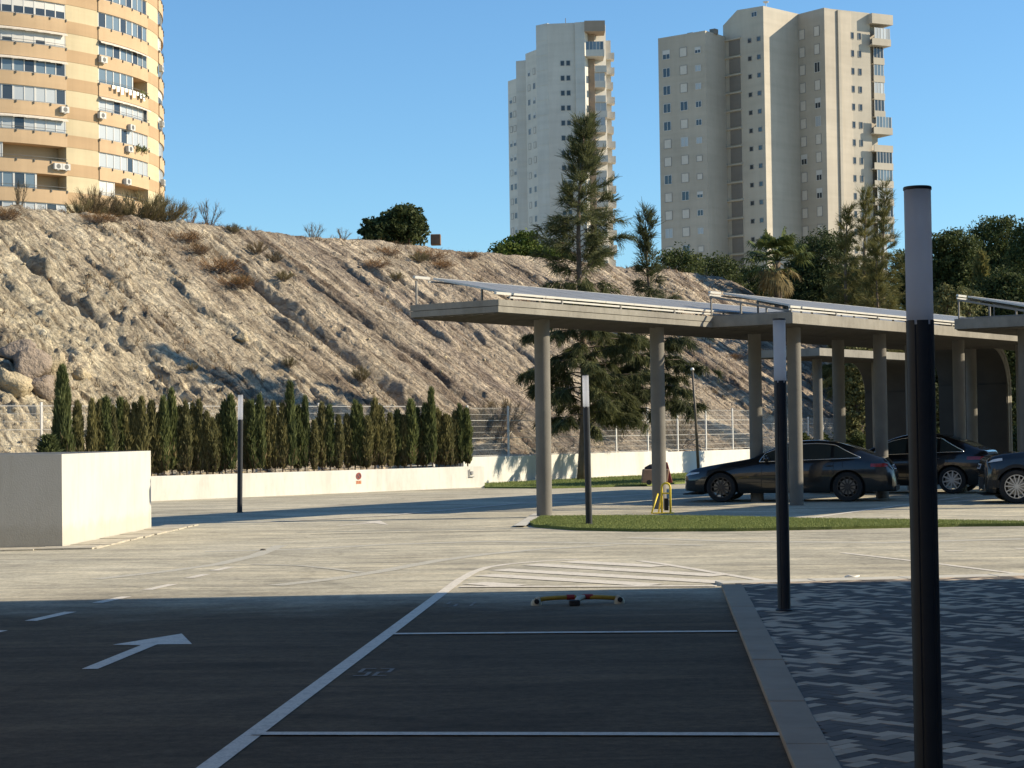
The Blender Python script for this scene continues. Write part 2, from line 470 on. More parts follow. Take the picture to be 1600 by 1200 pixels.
# ------------------------------------------------------------------ hillside
HU = Vector((.643, .766, 0)); HN = Vector((-.766, .643, 0)); HP = Vector((-9.3, 49, 0))
def worley(x, y, s=0):
    xi = np.floor(x); yi = np.floor(y); best = np.full(x.shape, 9.0); cid = np.zeros(x.shape)
    for dx in (-1, 0, 1):
        for dy in (-1, 0, 1):
            cx, cy = xi + dx, yi + dy
            px, py = cx + _h(cx, cy, s), cy + _h(cx, cy, s + 7)
            d = (px - x) ** 2 + (py - y) ** 2
            m = d < best; best = np.where(m, d, best); cid = np.where(m, _h(cx, cy, s + 19), cid)
    return np.sqrt(best), cid
def hill_h(k, s):
    t = np.clip((s - 3.3) / 16.7, 0, 1)
    body = 10.3 * (t ** .97)
    left = 1 - sstep(4, 27, k + 4 * fbm(k * .15, s * .15, 2, 3))
    wk = k + .8 * fbm(k * .2, s * .2, 4, 5) + .0 * s
    # ribs and crevices following the fall of the slope
    g1 = ridged(wk * .19, s * .03, 2, 11) - .6
    u1 = wk * .42 + .5 * fbm(k * .3, s * .12, 3, 15); saw = 1 - (u1 - np.floor(u1)); saw_m = sstep(-.1, .35, fbm(wk * .42, s * .1, 2, 18))
    u2 = wk * 1.25 + .7 * fbm(k * .5, s * .2, 3, 16); saw2 = 1 - (u2 - np.floor(u2)); saw2_m = sstep(-.05, .4, fbm(wk * .9, s * .16, 2, 19))
    g3 = ridged(wk * 2.4, s * .22, 3, 29) - .55
    g4 = ridged(wk * 5.5, s * .5, 2, 37) - .55
    # broken rock: faceted lumps of several sizes
    qx, qy = wk, s * .72
    w1, c1 = worley(qx * .95, qy * .8, 101); w2, c2 = worley(qx * 2.2, qy * 1.8, 131); w3, c3 = worley(qx * 4.3, qy * 3.6, 171)
    m1 = sstep(-.05, .3, fbm(k * .35, s * .3, 3, 201) + .30 * left - .10)
    crumb = m1 * (.20 * (c1 - .35) * sstep(.62, .25, w1) + .19 * (c2 - .2) * sstep(.6, .2, w2)) + (.35 + .65 * m1) * .11 * (c3 - .1) * sstep(.6, .1, w3)
    rk = fbm(k * 1.5, s * 1.1, 5, 41, .68)
    env = sstep(3.2, 5.5, s) * (1 - .7 * sstep(18.2, 20.5, s))
    rough = .40 + .60 * left
    h = body + env * (.20 * g1 + .08 * saw_m * (saw - .5) + .14 * saw2_m * (saw2 - .5) + .16 * g3 + .11 * g4) + sstep(3.2, 4.3, s) * (1 - .4 * sstep(19, 21, s)) * rough * (.20 * rk + 1.25 * crumb)
    for (k0, dep, wd) in ((18.0, 1.15, .42), (7.6, .4, .25), (21.2, .3, .15), (28.5, .25, .2), (35, .25, .2)):
        c = k0 - .22 * np.sin(s * .5) + .35 * fbm(s * .6, s * 0 + k0, 3, 9)
        h -= dep * np.exp(-(np.abs((k - c) / wd)) ** 1.4) * sstep(4, 8, s) * (1 - sstep(16, 20, s))
    # long crevices and ledges that run straight down the face
    wp = k + .0 * s + .45 * fbm(k * .22, s * .22, 3, 301) + .10 * fbm(k * 1.2, s * 1.2, 2, 307)
    r_ = random.Random(77)
    for i in range(46):
        c = -4 + 66 * (i + r_.random()) / 46; s0 = r_.uniform(2.5, 12); s1 = s0 + r_.uniform(4, 14)
        on = sstep(s0, s0 + 1.5, s) * (1 - sstep(s1 - 2, s1, s)) * (1 - sstep(17.5, 20, s)); x = wp - c
        h -= r_.uniform(.06, .24) * on * np.exp(-(np.abs(x) / r_.uniform(.10, .2)) ** 2)
        h += r_.uniform(.04, .2) * on * sstep(.0, .14, x) * np.exp(-np.maximum(x, 0) / r_.uniform(.5, 1.6))
    h += sstep(19, 22, s) * (.35 * fbm(k * .25, s * .1, 3, 71) + .12 * fbm(k * 1.4, s * 1.4, 3, 77))
    h *= 1 - .93 * sstep(56, 76, k)
    return np.maximum(h * sstep(3.0, 4.2, s), -.05) - .06
def hill_point(k, s):
    z = float(hill_h(np.array([float(k)]), np.array([float(s)]))[0])
    p = HP + HU * k + HN * s
    return Vector((p.x, p.y, z))
ks = np.concatenate([np.arange(-12, -6, .25), np.arange(-6, 62, .08), np.arange(62, 80, .25)])
ss = np.concatenate([np.arange(2.9, 21.6, .07), np.arange(21.8, 30, .5), np.arange(31, 75, 3)])
K, S = np.meshgrid(ks, ss, indexing='ij')
KG = K.copy()      # grid lines follow the fall of the ribs
Z = hill_h(K, S)
X = HP.x + HU.x * K + HN.x * S; Y = HP.y + HU.y * K + HN.y * S
jit = .05 * sstep(3.5, 5, S) * (1 - sstep(20.5, 21.5, S))
X = X + jit * fbm(K * 2.1, S * 2.1, 2, 91); Y = Y + jit * fbm(K * 2.1, S * 2.1, 2, 97)
nk, ns = K.shape
idx = np.arange(nk * ns).reshape(nk, ns)
Fq = np.stack([idx[:-1, :-1], idx[1:, :-1], idx[1:, 1:], idx[:-1, 1:]], -1).reshape(-1, 4)
def hill_mat():
    m, t, p = nt('rocky_earth')
    uv = N(t, 'ShaderNodeUVMap', uv_map='slope')
    mp = N(t, 'ShaderNodeMapping'); mp.inputs['Scale'].default_value = (1, .085, 1)
    t.links.new(uv.outputs[0], mp.inputs['Vector']); sv = mp.outputs['Vector']
    v = coords(t, 'Object')
    streak = noise(t, .9, 6, .66, sv, .3); streak2 = noise(t, 4.2, 5, .7, sv, .2)
    big = noise(t, .16, 5, .6, v); mid = noise(t, 1.1, 7, .72, v); grain = noise(t, 9, 6, .75, v)
    c = ramp(t, mid, [(.24, (.27, .225, .165)), (.43, (.49, .42, .30)), (.58, (.62, .545, .395)), (.78, (.78, .715, .55))])
    sep = N(t, 'ShaderNodeSeparateXYZ'); t.links.new(uv.outputs[0], sep.inputs[0])
    mr = N(t, 'ShaderNodeMapRange'); t.links.new(sep.outputs[0], mr.inputs[0])
    for i, q in ((1, 2), (2, 24), (3, .0), (4, .75)): mr.inputs[i].default_value = q
    brown = ramp(t, streak, [(.36, (.21, .172, .148)), (.47, (.34, .28, .225)), (.56, (.47, .39, .30)), (.68, (.61, .52, .40))])
    ad = N(t, 'ShaderNodeMath', operation='MULTIPLY_ADD'); t.links.new(big, ad.inputs[0]); ad.inputs[1].default_value = .8
    sb = N(t, 'ShaderNodeMath', operation='SUBTRACT'); t.links.new(mr.outputs[0], sb.inputs[0]); sb.inputs[1].default_value = .3
    t.links.new(sb.outputs[0], ad.inputs[2]); ad.use_clamp = True
    c = mixc(t, ad.outputs[0], c, brown)
    # grey-brown beds that follow the ribs
    mb = N(t, 'ShaderNodeMapping'); mb.inputs['Scale'].default_value = (1, .02, 1); t.links.new(uv.outputs[0], mb.inputs['Vector'])
    bed = noise(t, .55, 5, .7, mb.outputs[0], .15)
    mb2 = N(t, 'ShaderNodeMapping'); mb2.inputs['Scale'].default_value = (.5, .2, 1); t.links.new(uv.outputs[0], mb2.inputs['Vector'])
    bm = ramp(t, noise(t, .5, 4, .6, mb2.outputs[0]), [(.38, (0, 0, 0)), (.55, (1, 1, 1))])
    bf = ramp(t, bed, [(.52, (0, 0, 0)), (.58, (.8, .8, .8))])
    c = mixc(t, mixc(t, 1.0, bf, bm, 'MULTIPLY'), c, mixc(t, 1.0, c, (.50, .46, .46), 'MULTIPLY'))
    c = mixc(t, .9, c, ramp(t, streak2, [(.38, (.42, .39, .37)), (.5, (1, 1, 1)), (.64, (1.28, 1.25, 1.18))]), 'MULTIPLY')
    c = mixc(t, .7, c, ramp(t, grain, [(.3, (.66, .64, .6)), (.5, (1, 1, 1)), (.7, (1.25, 1.24, 1.2))]), 'MULTIPLY')
    # broken stone: each lump has its own tone, cracks between them are darker earth
    wv = N(t, 'ShaderNodeVectorMath', operation='MULTIPLY_ADD'); nz = N(t, 'ShaderNodeTexNoise'); nz.inputs['Scale'].default_value = 1.5; t.links.new(v, nz.inputs['Vector'])
    t.links.new(nz.outputs['Color'], wv.inputs[0]); wv.inputs[1].default_value = (.5, .5, .5); t.links.new(v, wv.inputs[2])
    hts = []
    for sc_, k_ in ((2.6, .55), (6.5, .5)):
        vo = N(t, 'ShaderNodeTexVoronoi'); vo.inputs['Scale'].default_value = sc_; t.links.new(wv.outputs[0], vo.inputs['Vector'])
        sp_ = N(t, 'ShaderNodeSeparateColor'); t.links.new(vo.outputs['Color'], sp_.inputs[0])
        c = mixc(t, k_, c, ramp(t, sp_.outputs[0], [(.0, (.62, .6, .58)), (.55, (1, 1, 1)), (1, (1.35, 1.33, 1.28))]), 'MULTIPLY'); hts.append((vo, sp_))
    t.links.new(c, p.inputs['Base Color']); p.inputs['Roughness'].default_value = .95
    p.inputs['Specular IOR Level'].default_value = .12
    ad2 = N(t, 'ShaderNodeMath', operation='ADD'); t.links.new(grain, ad2.inputs[0]); t.links.new(mid, ad2.inputs[1])
    hh = ad2.outputs[0]
    for (vo, sp_), k_ in zip(hts, (-.9, -.6)):
        q = N(t, 'ShaderNodeMath', operation='MULTIPLY_ADD'); t.links.new(vo.outputs['Distance'], q.inputs[0]); q.inputs[1].default_value = k_; t.links.new(hh, q.inputs[2]); hh = q.outputs[0]
        q = N(t, 'ShaderNodeMath', operation='MULTIPLY_ADD'); t.links.new(sp_.outputs[1], q.inputs[0]); q.inputs[1].default_value = .35; t.links.new(hh, q.inputs[2]); hh = q.outputs[0]
    bump(t, p, hh, 1.0, .16); return m
HILLM = hill_mat()
hill = mesh_np('hillside', np.stack([X, Y, Z], -1).reshape(-1, 3), Fq, HILLM, smooth=True)
uvl = hill.data.uv_layers.new(name='slope')
kk = KG.ravel()[Fq.ravel()]; sss = S.ravel()[Fq.ravel()]
uvl.data.foreach_set('uv', np.stack([kk, sss], -1).astype(np.float32).ravel())
tag(hill, kind='structure')
# ------------------------------------------------------------------ lamp posts
DARK = mat('anthracite_metal', (.028, .031, .036), .55, .15, 8, spec=.35)
def opal_mat():
    m, t, p = nt('opal_diffuser'); v = coords(t, 'Object')
    c = ramp(t, noise(t, 6, 4, .6, v), [(.3, (.74, .745, .77)), (.7, (.80, .80, .82))])
    t.links.new(c, p.inputs['Base Color']); p.inputs['Roughness'].default_value = .35
    tr = t.nodes.new('ShaderNodeBsdfTranslucent'); t.links.new(c, tr.inputs['Color'])
    mx = t.nodes.new('ShaderNodeMixShader'); mx.inputs[0].default_value = .8
    t.links.new(p.outputs[0], mx.inputs[1]); t.links.new(tr.outputs[0], mx.inputs[2])
    t.links.new(mx.outputs[0], t.nodes['Material Output'].inputs['Surface']); return m
OPAL = opal_mat()
def make_lamp():
    t = thing('lamp_post', 'x', 'lamp post', group='cylindrical lamp posts round the car park')
    r = .056; H_ = 2.59; zt = H_ * .78
    b = MB(); prof = []
    # six-rib extruded column: wide panels parted by narrow grooves
    n = 72
    def ring(z):
        out = []
        for j in range(n):
            a = j % 12
            rr = r * (.93 if a == 0 else 1.0)
            th = 2 * PI * j / n
            out.append((rr * math.cos(th), rr * math.sin(th), z))
        return out
    vs = ring(.0) + ring(zt); fs = [(j, (j + 1) % n, n + (j + 1) % n, n + j) for j in range(n)] + [tuple(range(n, 2 * n))]
    b.add(vs, fs); b.build('pole', DARK, t)
    b = MB(); b.lathe([(.0, zt), (r * .965, zt), (r * .965, H_ - .014)], 48); b.build('diffuser', OPAL, t, smooth=40)
    b = MB()
    for k in range(6):     # short fins of the pole gripping the diffuser
        th = 2 * PI * (k + .5) / 6
        for j in range(-4, 5):
            a0, a1 = th + (j - .5) * .095, th + (j + .5) * .095
            P = [(rr * math.cos(a), rr * math.sin(a)) for rr, a in ((r * .972, a0), (r, a0), (r, a1), (r * .972, a1))]
            b.prism(P, zt - .0, zt + .018)
    b.build('clamp_ring', DARK, t)
    b = MB(); b.lathe([(0, H_ - .014), (r * 1.02, H_ - .014), (r * 1.02, H_ - .003), (r * .97, H_), (0, H_)], 48); b.build('cap', DARK, t, smooth=40)
    b = MB(); b.lathe([(r * 1.0, .0), (r * 1.35, .0), (r * 1.35, .012), (r * 1.05, .02)], 36); b.build('base_collar', DARK, t, smooth=40)
    return t
lamp0 = make_lamp()
D_base = G(1453, 1291)
for i, (p, lab) in enumerate(((D_base, 'tall dark lamp post with grey white head, nearest the camera on the block paving'),
                              (G(1225.5, 959.5), 'dark lamp post on block paving by the kerb, in front of the parked cars'),
                              (G(920.5, 824), 'slim grey lamp post with white head standing in the narrow lawn strip'),
                              (G(374.5, 801), 'slim dark lamp post with white head in front of the cypress row'))):
    o = lamp0 if i == 0 else copy_tree(lamp0)
    o['label'] = lab
    o.location = (p.x, p.y, .0295 if i < 2 else (.049 if i == 2 else -.001))
    if i < 2: o.scale = (1, 1, .986)
    if i == 2: o.rotation_euler = (0, R(-.55), 0)
    if i == 3: o.rotation_euler = (0, R(1.0), 0)

# ------------------------------------------------------------------ white boxes and walls
def box_mat():
    m, t, p = nt('white_render'); v = coords(t, 'Object'); vv = coords(t, 'Object', (1, 1, .18))
    c = ramp(t, noise(t, .9, 6, .65, v), [(.3, (.47, .455, .40)), (.6, (.52, .505, .455))])
    c = mixc(t, .5, c, ramp(t, noise(t, 4.5, 5, .7, vv), [(.33, (.86, .84, .80)), (.5, (1, 1, 1))]), 'MULTIPLY')
    sp = N(t, 'ShaderNodeSeparateXYZ'); t.links.new(v, sp.inputs[0])      # splash dirt along the foot
    ad = N(t, 'ShaderNodeMath', operation='MULTIPLY_ADD'); t.links.new(noise(t, 3, 5, .7, v), ad.inputs[0]); ad.inputs[1].default_value = -.45; t.links.new(sp.outputs[2], ad.inputs[2])
    c = mixc(t, .35, c, ramp(t, ad.outputs[0], [(.0, (.66, .61, .52)), (.14, (1, 1, 1))]), 'MULTIPLY')
    t.links.new(c, p.inputs['Base Color']); p.inputs['Roughness'].default_value = .92
    bump(t, p, noise(t, 45, 4, .6, v), .35, .008); return m
WHITE = box_mat()
def wall_mat():
    m, t, p = nt('stained_white_render'); v = coords(t, 'Object')
    vv = coords(t, 'Object', (1, 1, .25))
    c = ramp(t, noise(t, 1.1, 6, .65, vv), [(.3, (.50, .485, .43)), (.5, (.62, .605, .55)), (.8, (.66, .65, .60))])
    c = mixc(t, .5, c, ramp(t, noise(t, 7, 5, .75, vv), [(.3, (.8, .79, .76)), (.5, (1, 1, 1))]), 'MULTIPLY')
    t.links.new(c, p.inputs['Base Color']); p.inputs['Roughness'].default_value = .9
    bump(t, p, noise(t, 30, 4, .6, v), .3, .008); return m
WALLM = wall_mat()
A = G(97.5, 855.5); Bq = G(236.5, 826); A.z = Bq.z = 0
dX = (Bq - A).normalized(); L_ = (Bq - A).length
fl = Vector((-1, -.10, 0)).normalized()
t = thing('parapet_box', 'white rendered open-topped concrete box at the left edge', 'wall', A)
th = .16; hb = 1.40; Wd = 5.0
ux, uy, uz = fl, dX, Vector((0, 0, 1))
b = MB()
b.obox((0, 0, 0), ux, uy, uz, (0, th), (th, L_), (-.05, hb))
b.obox((0, 0, 0), ux, uy, uz, (Wd - th, Wd), (th, L_), (-.05, hb))
b.obox((0, 0, 0), ux, uy, uz, (0, Wd), (0, th), (-.05, hb))
b.obox((0, 0, 0), ux, uy, uz, (th, Wd - th), (L_ - th, L_), (-.05, hb))
b.build('parapet_wall', WHITE, t)
b = MB(); b.obox((0, 0, 0), ux, uy, uz, (th, Wd - th), (th, L_ - th), (0, .3)); b.build('floor_slab', CONC, t)
b = MB(); STONE = mat('apron_stone', (.42, .38, .30), .9, .25, 5, bmp=.5, bscale=30)
for s in np.arange(-.5, L_ + .9, .42):
    b.obox(A, ux, uy, uz, (-.62 + random.uniform(-.03, .03), -.02), (s + .01, s + .41), (-.02, .012 + random.uniform(0, .012)))
for s in np.arange(0, 5, .42):
    b.obox(A, ux, uy, uz, (s - .6, s - .19), (-.62 + random.uniform(-.03, .03), -.02), (-.02, .012 + random.uniform(0, .012)))
tag(b.build('stone_apron', STONE), kind='structure')

PA = G(238, 783); PB = G(757.5, 761); pd = (PB - PA).normalized(); pn = Vector((-pd.y, pd.x, 0)); PL = (PB - PA).length
t = thing('planter_wall', 'low white wall in front of the cypress row', 'wall', PA)
b = MB(); b.obox((0, 0, 0), pd, pn, uz, (-14, PL), (0, .22), (-.1, .645)); b.build('wall_body', WALLM, t, bevel=.01)
soil = MB(); soil.obox(PA, pd, pn, uz, (-14, PL - .1), (.22, 2.1), (-.1, .5))
tag(soil.build('soil_bed', mat('bed_soil', (.13, .095, .06), 1, .3, 6, bmp=.8, bscale=20, bdist=.03)), kind='structure')
WA = G(733, 758.5); WB = G(1190, 733.5); wd = (WB - WA).normalized(); wn = Vector((-wd.y, wd.x, 0)); WL = (WB - WA).length
t = thing('boundary_wall', 'taller white wall behind the lawn with tree shadows on it', 'wall', WA)
b = MB(); b.obox((0, 0, 0), wd, wn, uz, (-.3, WL * .62), (0, .2), (-.1, .90)); b.obox((0, 0, 0), wd, wn, uz, (WL * .62 + .004, WL), (.05, .24), (-.1, .86))
b.build('wall_body', WALLM, t, bevel=.01)
# no-parking sign on the planter wall
sp = PA + pd * ((G(560, 770) - PA).dot(pd)); 
def on_planter(px):
    d = ray(px, 745); d.z = 0; o_ = Vector((0, 0, 0))
    # intersect the view ray with the wall face
    n_ = pn; tt = (PA - o_).dot(n_) / d.dot(n_); return d * tt
sp = on_planter(560.3)
t = thing('no_parking_sign', 'small round no parking sign with orange lettering on the low white wall', 'sign', (sp.x, sp.y, 0))
SR = mat('sign_red', (.26, .05, .035), .6, .15, 10); SB = mat('sign_dark', (.06, .055, .07), .6, .1, 10); SO = mat('sign_orange', (.62, .2, .07), .7, .1, 9)
b = MB(); zc = .47; n = 36; px_ = pd; f_ = -pn
def disc(b, r0, r1, off):
    for j in range(n):
        a0, a1 = 2 * PI * j / n, 2 * PI * (j + 1) / n
        P = [px_ * (r * math.cos(a)) + uz * (zc + r * math.sin(a)) + f_ * off for r, a in ((r0, a0), (r1, a0), (r1, a1), (r0, a1))]
        b.add(P, [(3, 2, 1, 0)])
disc(b, .001, .097, .006); b.build('sign_face', SB, t)
b = MB(); disc(b, .068, .10, .012)
dg = (px_ - uz).normalized(); dh = (px_ + uz).normalized()
b.obox(uz * zc + f_ * .009, dg, dh, f_, (-.08, .08), (-.014, .014), (0, .004)); b.build('sign_ring', SR, t)
b = MB()
for k in range(3):
    for (x0, x1, z0, z1) in ((0, .013, 0, .09), (.04, .053, 0, .09), (.013, .04, .077, .09), (.013, .04, .038, .051), (.013, .04, 0, .013)):
        b.obox(px_ * (-.095 + k * .068) + uz * .245 + f_ * .004, px_, uz, f_, (x0, x1), (z0, z1), (0, .004))
b.build('lettering', SO, t)
sp = on_planter(733)
t = thing('wall_pipe', 'small grey L-shaped pipe fixed near the right end of the low white wall', 'pipe', (sp.x, sp.y, 0))
GREY = mat('grey_plastic', (.25, .25, .25), .6)
b = MB(); b.tube([f_ * .03 + uz * .56, f_ * .03 + uz * .33, f_ * .03 + uz * .33 + px_ * .18], .016, 8); b.build('pipe', GREY, t)
b = MB(); b.obox(f_ * .0 + px_ * .07 + uz * .40, px_, uz, f_, (0, .09), (0, .1), (.001, .03)); b.build('junction_box', GREY, t, bevel=.005)

# ------------------------------------------------------------------ mesh fence
GALV = mat('white_galvanised', (.62, .61, .58), .5, .06, 5, spec=.5)
WIRE = mat('fence_wire', (.42, .41, .385), .5, .06, 5)
def fence(name, label, a, c, h, z0, spacing=2.5, nv=50):
    t = thing(name, label, 'fence', a, group=None)
    d = (c - a); L = d.length; d.normalize(); nrm = Vector((-d.y, d.x, 0)); k = max(1, round(L / spacing)); sp = L / k
    for i in range(k + 1):
        b = MB(); b.obox(d * (i * sp), d, nrm, uz, (-.03, .03), (-.025, .025), (z0, z0 + h + .05)); b.build('post', GALV, t)
    for i in range(k):
        b = MB(); x0, x1 = i * sp + .03, (i + 1) * sp - .03
        for j in range(nv):
            x = x0 + (x1 - x0) * (j + .5) / nv
            b.obox(nrm * -.03, d, nrm, uz, (x - .0016, x + .0016), (-.0016, .0016), (z0 + .03, z0 + h))
        nb = int(h / .2)
        for q in range(nb + 1):
            zz = z0 + .05 + (h - .1) * q / nb
            b.obox(nrm * -.036, d, nrm, uz, (x0, x1), (-.004, .004), (zz - (.004 if q % 3 else .009), zz + (.004 if q % 3 else .009)))
        b.build('mesh_panel', WIRE, t)
fA = PA - pd * 9 + pn * 2.2; fB = PB + pn * 2.25
fence('mesh_fence', 'white wire mesh fence behind the cypress row at the foot of the slope', fA, fB, 1.95, .62)
fence('mesh_fence', 'white wire mesh fence on top of the taller white wall beyond the lawn', WA + wn * .1 + wd * .1, WB + wn * .14, 1.62, .88)
q = WB + wn * .14
fence('mesh_fence', 'lower white mesh fence beyond the end of the white wall, behind the parked cars', q + wd * .35, q + wd * 8.5, 2.05, .1, 1.6)

# ------------------------------------------------------------------ cypress row
def flakes(P, Nrm, w, h, upw, jitter):
    """leaf-sized upright quads at points P"""
    n = len(P)
    up = np.c_[rng.normal(0, jitter, (n, 2)), np.full(n, 1.0)] * upw + Nrm * (1 - upw) + rng.normal(0, jitter, (n, 3))
    up /= np.linalg.norm(up, axis=1, keepdims=True)
    s = np.cross(up, rng.normal(0, 1, (n, 3))); s /= np.linalg.norm(s, axis=1, keepdims=True)
    ww = (w * rng.uniform(.6, 1.4, (n, 1))) * s / 2; hh = (h * rng.uniform(.6, 1.4, (n, 1))) * up
    V = np.stack([P - ww * .6, P + ww * .6, P + ww + hh * .6, P + hh * 1.05, P - ww + hh * .6], 1)
    quads = np.arange(n * 5).reshape(n, 5)
    return V.reshape(-1, 3), quads
CY_G = leaf_mat('cypress_green', (.06, .082, .034), (.19, .215, .09), .4)
CY_O = leaf_mat('cypress_olive', (.11, .11, .045), (.26, .24, .115), .35)
CY_B = leaf_mat('cypress_dry', (.15, .118, .068), (.31, .24, .145), .3)
BARK = mat('bark', (.16, .12, .09), .95, .3, 8, bmp=.7, bscale=30, bdist=.02)
def make_cypress(mi, r, seed, bushy=False):
    n = 3000 if not bushy else 6500
    lob = rng.uniform(0, 2 * PI, 3)
    z = rng.uniform(.09, 1, n) ** .9
    prof = np.minimum(1, (z / .22) ** .6) * np.clip((1 - z) / (.5 if bushy else .32), 0, 1) ** .62
    th = rng.uniform(0, 2 * PI, n)
    rr = r * prof * (1 + .22 * np.sin(2 * th + lob[0] + z * 9) + .16 * np.sin(3 * th + lob[1] - z * 17)) * np.sqrt(rng.uniform(.45, 1, n))
    lean = .03 * rng.normal(0, 1, 2)
    P = np.c_[rr * np.cos(th) + lean[0] * z, rr * np.sin(th) + lean[1] * z, z * 1.9]
    Nr = np.c_[np.cos(th), np.sin(th), np.zeros(n)]
    V, Q = flakes(P, Nr, .036, .17, .88, .2)
    dry = rng.uniform(0, 1, n) < np.clip(1.0 - z * 2.2, 0, .7) * (.6 if mi else .35)
    t = thing('cypress', 'x', 'cypress', group='cypresses in the row behind the low white wall')
    f = mesh_np('foliage', V, Q, [(CY_G, CY_O)[mi], CY_B], t, mi=np.where(dry, 1, 0))
    b = MB(); b.tube([(0, 0, -.03), (.01, 0, .35), (lean[0] * .5, lean[1] * .5, 1.2)], [.028, .024, .01], 6)
    for k in range(3):
        a = rng.uniform(0, 2 * PI); b.tube([(0, 0, 0), (.05 * math.cos(a), .05 * math.sin(a), .5)], [.014, .008], 5)
    b.build('trunk', BARK, t); return t
protos = [make_cypress(0, .165, 1), make_cypress(1, .17, 2), make_cypress(0, .14, 3), make_cypress(1, .145, 4), make_cypress(1, .185, 5), make_cypress(0, .185, 6)]
bushy = make_cypress(0, .34, 9, True)
CYP = [(75, 683, 7), (98, 582, 8), (123, 634, 1), (143, 631, 1), (155, 633, 1), (167, 627, 0), (178, 640, 3), (188, 628, 0), (199, 634, 1), (211, 636, 3), (223, 628, 1),
       (236, 633, 4), (247, 650, 3), (257, 626, 0), (269, 616, 5), (281, 640, 3), (292, 634, 1), (303, 637, 1), (313, 632, 4), (323, 648, 3), (333, 658, 1), (343, 652, 3),
       (352, 632, 0), (362, 624, 5), (386, 634, 1), (395, 632, 0), (407, 624, 5), (418, 641, 3), (430, 633, 3), (442, 637, 4), (455, 604, 2), (466, 640, 5), (477, 625, 0),
       (491, 661, 3), (503, 636, 1), (516, 639, 2), (529, 654, 4), (544, 652, 1), (555, 632, 0), (564, 638, 2), (573, 655, 3), (586, 630, 1), (597, 641, 4), (610, 650, 3),
       (622, 645, 5), (632, 654, 1), (642, 630, 0), (653, 642, 0), (661, 655, 3), (667, 636, 2), (676, 613, 2), (686, 644, 1), (696, 652, 4), (704, 654, 3), (711, 648, 1), (719, 637, 0), (731, 643, 2)]
used = set()
COLW = {0: 'dark green', 2: 'dark green', 5: 'full dark green', 1: 'olive green', 3: 'thin olive green', 4: 'brownish green'}
ORD = ['', 'first', 'second', 'third', 'fourth', 'fifth', 'sixth', 'seventh', 'eighth', 'ninth', 'tenth', 'eleventh', 'twelfth', 'thirteenth', 'fourteenth']
xs = [c[0] for c in CYP]
anchors = [(1, 'the bushy left end cypress'), (14, 'the tall one above the box corner'), (30, 'the narrow spire near the lamp post'), (50, 'the right-hand tall spire')]
for i, (px, ty, kind) in enumerate(CYP):
    d = ray(px, 740); d.z = 0
    off = .75 + .35 * ((i * 37) % 10) / 10
    q = d * ((PA + pn * off).dot(pn) / d.dot(pn))
    z0 = .5
    top = AT(px, ty, q.y).z
    if kind == 8: src, key = bushy, 'b'
    elif kind == 7: src, key = protos[0], 0
    else: src, key = protos[kind], kind
    if key in used: o = copy_tree(src)
    else: o = src; used.add(key)
    o.location = (q.x, q.y, z0); sz = (top - z0) / 1.93
    if i % 5 in (1, 3): o.rotation_euler = (0, 0, 0)
    sw = random.uniform(.62, .92)
    if kind == 7: sw = 1.5
    o.scale = (sw, sw, sz); o.rotation_euler = (0, 0, random.uniform(0, 6.28))
    if kind == 8: lab = 'tallest and bushiest dark green cypress at the left end of the row'
    elif kind == 7: lab = 'short dark green cypress at the very left, in front of the bushy tall one'
    elif i in (14, 30, 50): lab = {14: 'full dark cypress rising above the right corner of the white box', 30: 'narrow dark cypress spire taller than its neighbours, right of the lamp post', 50: 'tall thin dark cypress spire near the right end of the row'}[i]
    else:
        j, nm = min(anchors, key=lambda a: abs(a[0] - i)); k = i - j
        lab = '%s cypress, %s %s of %s' % (COLW[kind], ORD[abs(k)], 'right' if k > 0 else 'left', nm)
    o['label'] = lab
del used

# ------------------------------------------------------------------ carports
CU = Vector((.6, .8, 0)); CN = Vector((-.8, .6, 0))
def concrete_mat():
    m, t, p = nt('shuttered_concrete'); v = coords(t, 'Object'); vs = coords(t, 'Object', (1, 1, .3))
    c = ramp(t, noise(t, .8, 7, .68, v), [(.3, (.19, .176, .147)), (.55, (.255, .238, .2)), (.78, (.32, .30, .255))])
    c = mixc(t, .6, c, ramp(t, noise(t, 6, 6, .7, vs), [(.32, (.72, .71, .69)), (.55, (1, 1, 1)), (.75, (1.15, 1.14, 1.1))]), 'MULTIPLY')
    t.links.new(c, p.inputs['Base Color']); p.inputs['Roughness'].default_value = .9
    bump(t, p, noise(t, 18, 5, .7, v), .35, .02); return m
CON = concrete_mat()
COLM = mat('column_concrete', (.165, .155, .135), .9, .14, 2, bmp=.3, bscale=25)
FRAME = mat('aluminium_rail', (.62, .60, .54), .4, .05, 5, spec=.5)
STEEL = mat('galvanised_post', (.22, .205, .18), .5, .1, 6)
def panel_mat():
    m, t, p = nt('solar_cells'); v = coords(t, 'Object')
    c = ramp(t, noise(t, 3, 3, .5, v), [(.3, (.185, .185, .18)), (.7, (.235, .235, .23))])
    t.links.new(c, p.inputs['Base Color']); p.inputs['Roughness'].default_value = .5
    p.inputs['Specular IOR Level'].default_value = .35; p.inputs['Coat Weight'].default_value = .05; p.inputs['Coat Roughness'].default_value = .15
    return m
CELL = panel_mat()
SOFF = mat('shaded_soffit_boards', (.085, .076, .06), .9, .15, 3)  # boards toned dark to hold the shade below the slab
SHADEW = mat('painted_end_shade', (.05, .046, .04), .95, .15, 2)  # dark colour standing in for shade inside the folded ends
ZB, TH, CW = 3.83, .23, 2.08
